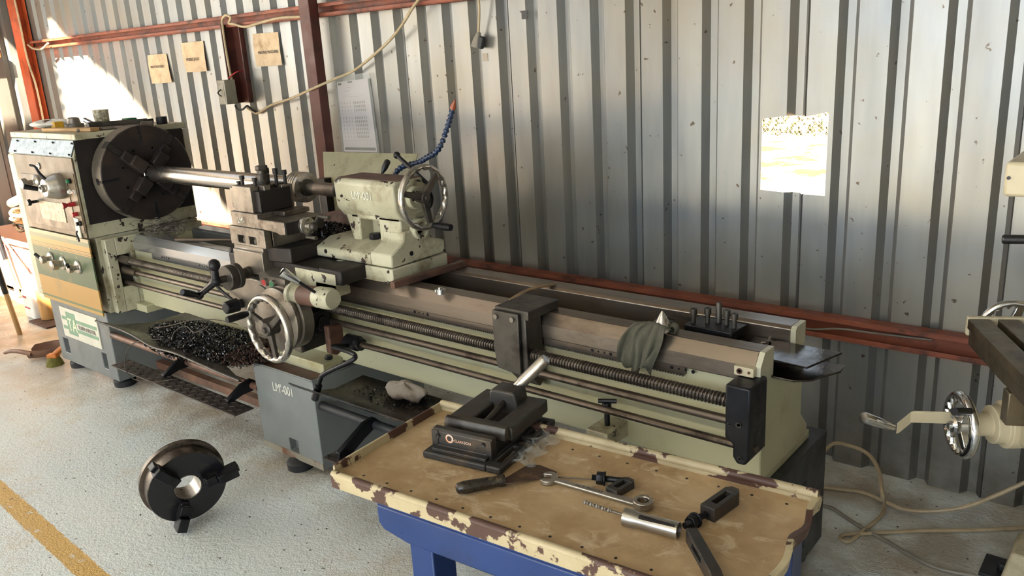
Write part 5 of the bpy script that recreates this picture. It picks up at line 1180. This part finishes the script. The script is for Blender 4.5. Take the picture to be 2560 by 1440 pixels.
for k, (nm, mt, rr) in enumerate((('tan hose coil lying on top of the heap in the pink skip', 'cable', .014), ('green hose coil lying in the middle of the pink skip', 'wood', .012), ('dark hose coil at the bottom of the heap in the pink skip', 'handle_bk', .014), ('pale hose with free end rising out of the pink skip', 'cable', .011))):
    c = Vector((-6.95-.08*k, 2.50+.03*k, .47+.05*(3-k) if k < 3 else .6)); pts_ = []
    for i in range(26):
        a = i*.75; pts_.append(c+Vector((math.cos(a)*(.2+.05*rng.random()), math.sin(a)*(.13+.04*rng.random()), rng.uniform(-.03, .05))))
    if k == 3: pts_ = pts_[:9]+[c+Vector((.05, -.05, .12)), c+Vector((.12, -.08, .2))]
    bm = B(); tube(bm, pts_, rr, 7, 4); single('hose_coil', bm, M[mt], nm, 'hose', 'hoses in the pink skip')
q = PY(45, 500, 2.45); bm = B(); cyl(bm, PY(28, 508, 2.5), PY(62, 492, 2.42), .035); single('white_tube', bm, M['white'], 'short white tube lying on the hoses in the skip', 'tube')
bm = B(); a = PY(18, 365, 2.96); b = PY(52, 520, 2.96); xm = (a.x+b.x)/2; box(bm, xm-.03, xm+.03, 2.94, 3.0, 0, a.z); single('yellow_post', bm, M['yellow'], 'yellow steel post standing against the wall left of the lathe', 'post', bev=.003)
# canisters
t = thing('white_jug', 'white plastic oil jug with red print on the floor left of the lathe', 'jug', (-6.22, 2.10, 0)); c = Vector((-6.24, 2.12, 0))
bm = B(); prism(bm, [(-.085, -.055), (.085, -.055), (.095, -.03), (.095, .03), (.085, .055), (-.085, .055), (-.095, .03), (-.095, -.03)], 'z', 0, .20, Matrix.Translation(c)); V8 = [bm.verts.new(c+Vector(v)) for v in ((-.09, -.05, .20), (.09, -.05, .20), (.09, .05, .20), (-.09, .05, .20), (.02, -.025, .29), (.07, -.025, .29), (.07, .025, .29), (.02, .025, .29))]
for f in ((0, 1, 5, 4), (1, 2, 6, 5), (2, 3, 7, 6), (3, 0, 4, 7), (4, 5, 6, 7)): bm.faces.new([V8[i] for i in f])
jg = part('jug_body', bm, M['white'], t, .012)
bm = B(); tube(bm, [c+Vector((-.08, 0, .19)), c+Vector((-.075, 0, .27)), c+Vector((-.03, 0, .295)), c+Vector((.02, 0, .28))], .016, 10); part('jug_handle', bm, M['white'], jg)
bm = B(); cyl(bm, c+Vector((.045, 0, .285)), c+Vector((.045, 0, .315)), .024, n=18); part('jug_cap', bm, M['white'], jg)
bm = B(); box(bm, -.06, .0, -.0565, -.055, .15, .165, Matrix.Translation(c)); box(bm, -.06, .03, -.0565, -.055, .075, .085, Matrix.Translation(c)); part('red_print', bm, M['red'], jg)
t = thing('bottle', 'golden brown bottle standing beside the white jug', 'bottle', (-6.08, 2.16, 0)); c = Vector((-6.07, 2.13, .012))
bm = B(); rev(bm, c, (0, 0, 1), [(0, .05), (.006, .056), (.235, .056), (.262, .045), (.272, .022), (.285, .022), (.285, 0)], 30); part('bottle_body', bm, M['gold'], t)
bm = B(); cyl(bm, c+Vector((0, 0, .275)), c+Vector((0, 0, .30)), .025, n=20); part('bottle_cap', bm, M['gold'], t)
bm = B(); box(bm, -6.16, -5.86, 2.02, 2.2, 0, .012); single('brown_board', bm, M['rust'], 'flat brown board under the golden bottle', 'board', bev=.002)
# poles
for lab, bot, pin, fr_ in (('wooden pole with black sleeve, standing nearest on the left edge', PZ(50, 836, 0.0), PY(0, 690, 1.80), .45), ('second wooden pole with black sleeve behind the nearest one', PZ(48, 742, 0.01), PY(2, 612, 2.25), .5), ('dark stick leaning on the pink skip behind the jug', PY(8, 598, 2.275)+(PY(75, 690, 2.22)-PY(8, 598, 2.275))*(PY(8, 598, 2.275).z/(PY(8, 598, 2.275).z-PY(75, 690, 2.22).z)), PY(8, 598, 2.275), .9)):
    dd = (pin-bot); q1 = bot+dd*(1.35 if fr_ < .9 else 1.0); t = thing('broom_pole', lab, 'pole', tuple(bot))
    bm = B(); cyl(bm, bot, q1, .016 if fr_ < .9 else .010, n=16); part('shaft', bm, M['wood'] if fr_ < .9 else M['wood_dk'], t)
    if fr_ < .9:
        bm = B(); cyl(bm, bot+dd*.72, q1, .019, n=16); part('sleeve', bm, M['plastic_black'], t)
# scoop and brush
t = thing('dust_scoop', 'brown metal scoop lying on the floor left of the lathe pedestal', 'scoop', (-5.35, 1.75, 0))
a, b = PZ(75, 890, .02), PZ(150, 880, .02); dd = (b-a); ln = dd.length; dd.normalize(); s = Vector((-dd.y, dd.x, 0)); bm = B(); rows = []
for i in range(9):
    v = i/8; wd = .05+.05*math.sin(math.pi*min(v*1.2, 1)*.5); rows.append([a+dd*(ln*v)+s*wd*math.cos(math.pi*j/10)+Vector((0, 0, -.012+.07*(1-math.sin(math.pi*j/10))*(.9 if v > .02 else .6))) for j in range(11)])
quadstrip(bm, rows); part('scoop_pan', bm, M['rustpipe'], t, solid=.003, angle=60)
bm = B(); tube(bm, [PZ(80, 885, .05), PZ(50, 879, .06), PZ(28, 878, .05), PZ(12, 882, .03)], lambda q: .016-.006*q, 10); part('scoop_handle', bm, M['rustpipe'], t)
t = thing('hand_brush', 'orange hand brush with olive bristles beside the scoop', 'brush', tuple(PZ(140, 905, 0)))
p = PZ(138, 912, .0); bm = B(); box(bm, -.03, .03, -.02, .02, .045, .07, Matrix.Translation(p) @ Matrix.Rotation(.6, 4, 'Z')); tube(bm, [p+Vector((0, .0, .06)), p+Vector((.03, .05, .10)), p+Vector((.06, .10, .12))], .014, 10); part('brush_handle', bm, M['orange_pl'], t, .004)
bm = B(); rev(bm, p, (0, 0, 1), [(0, .05), (.02, .045), (.05, .032), (.05, 0)], 18); part('bristle_tuft', bm, M['bristle'], t)
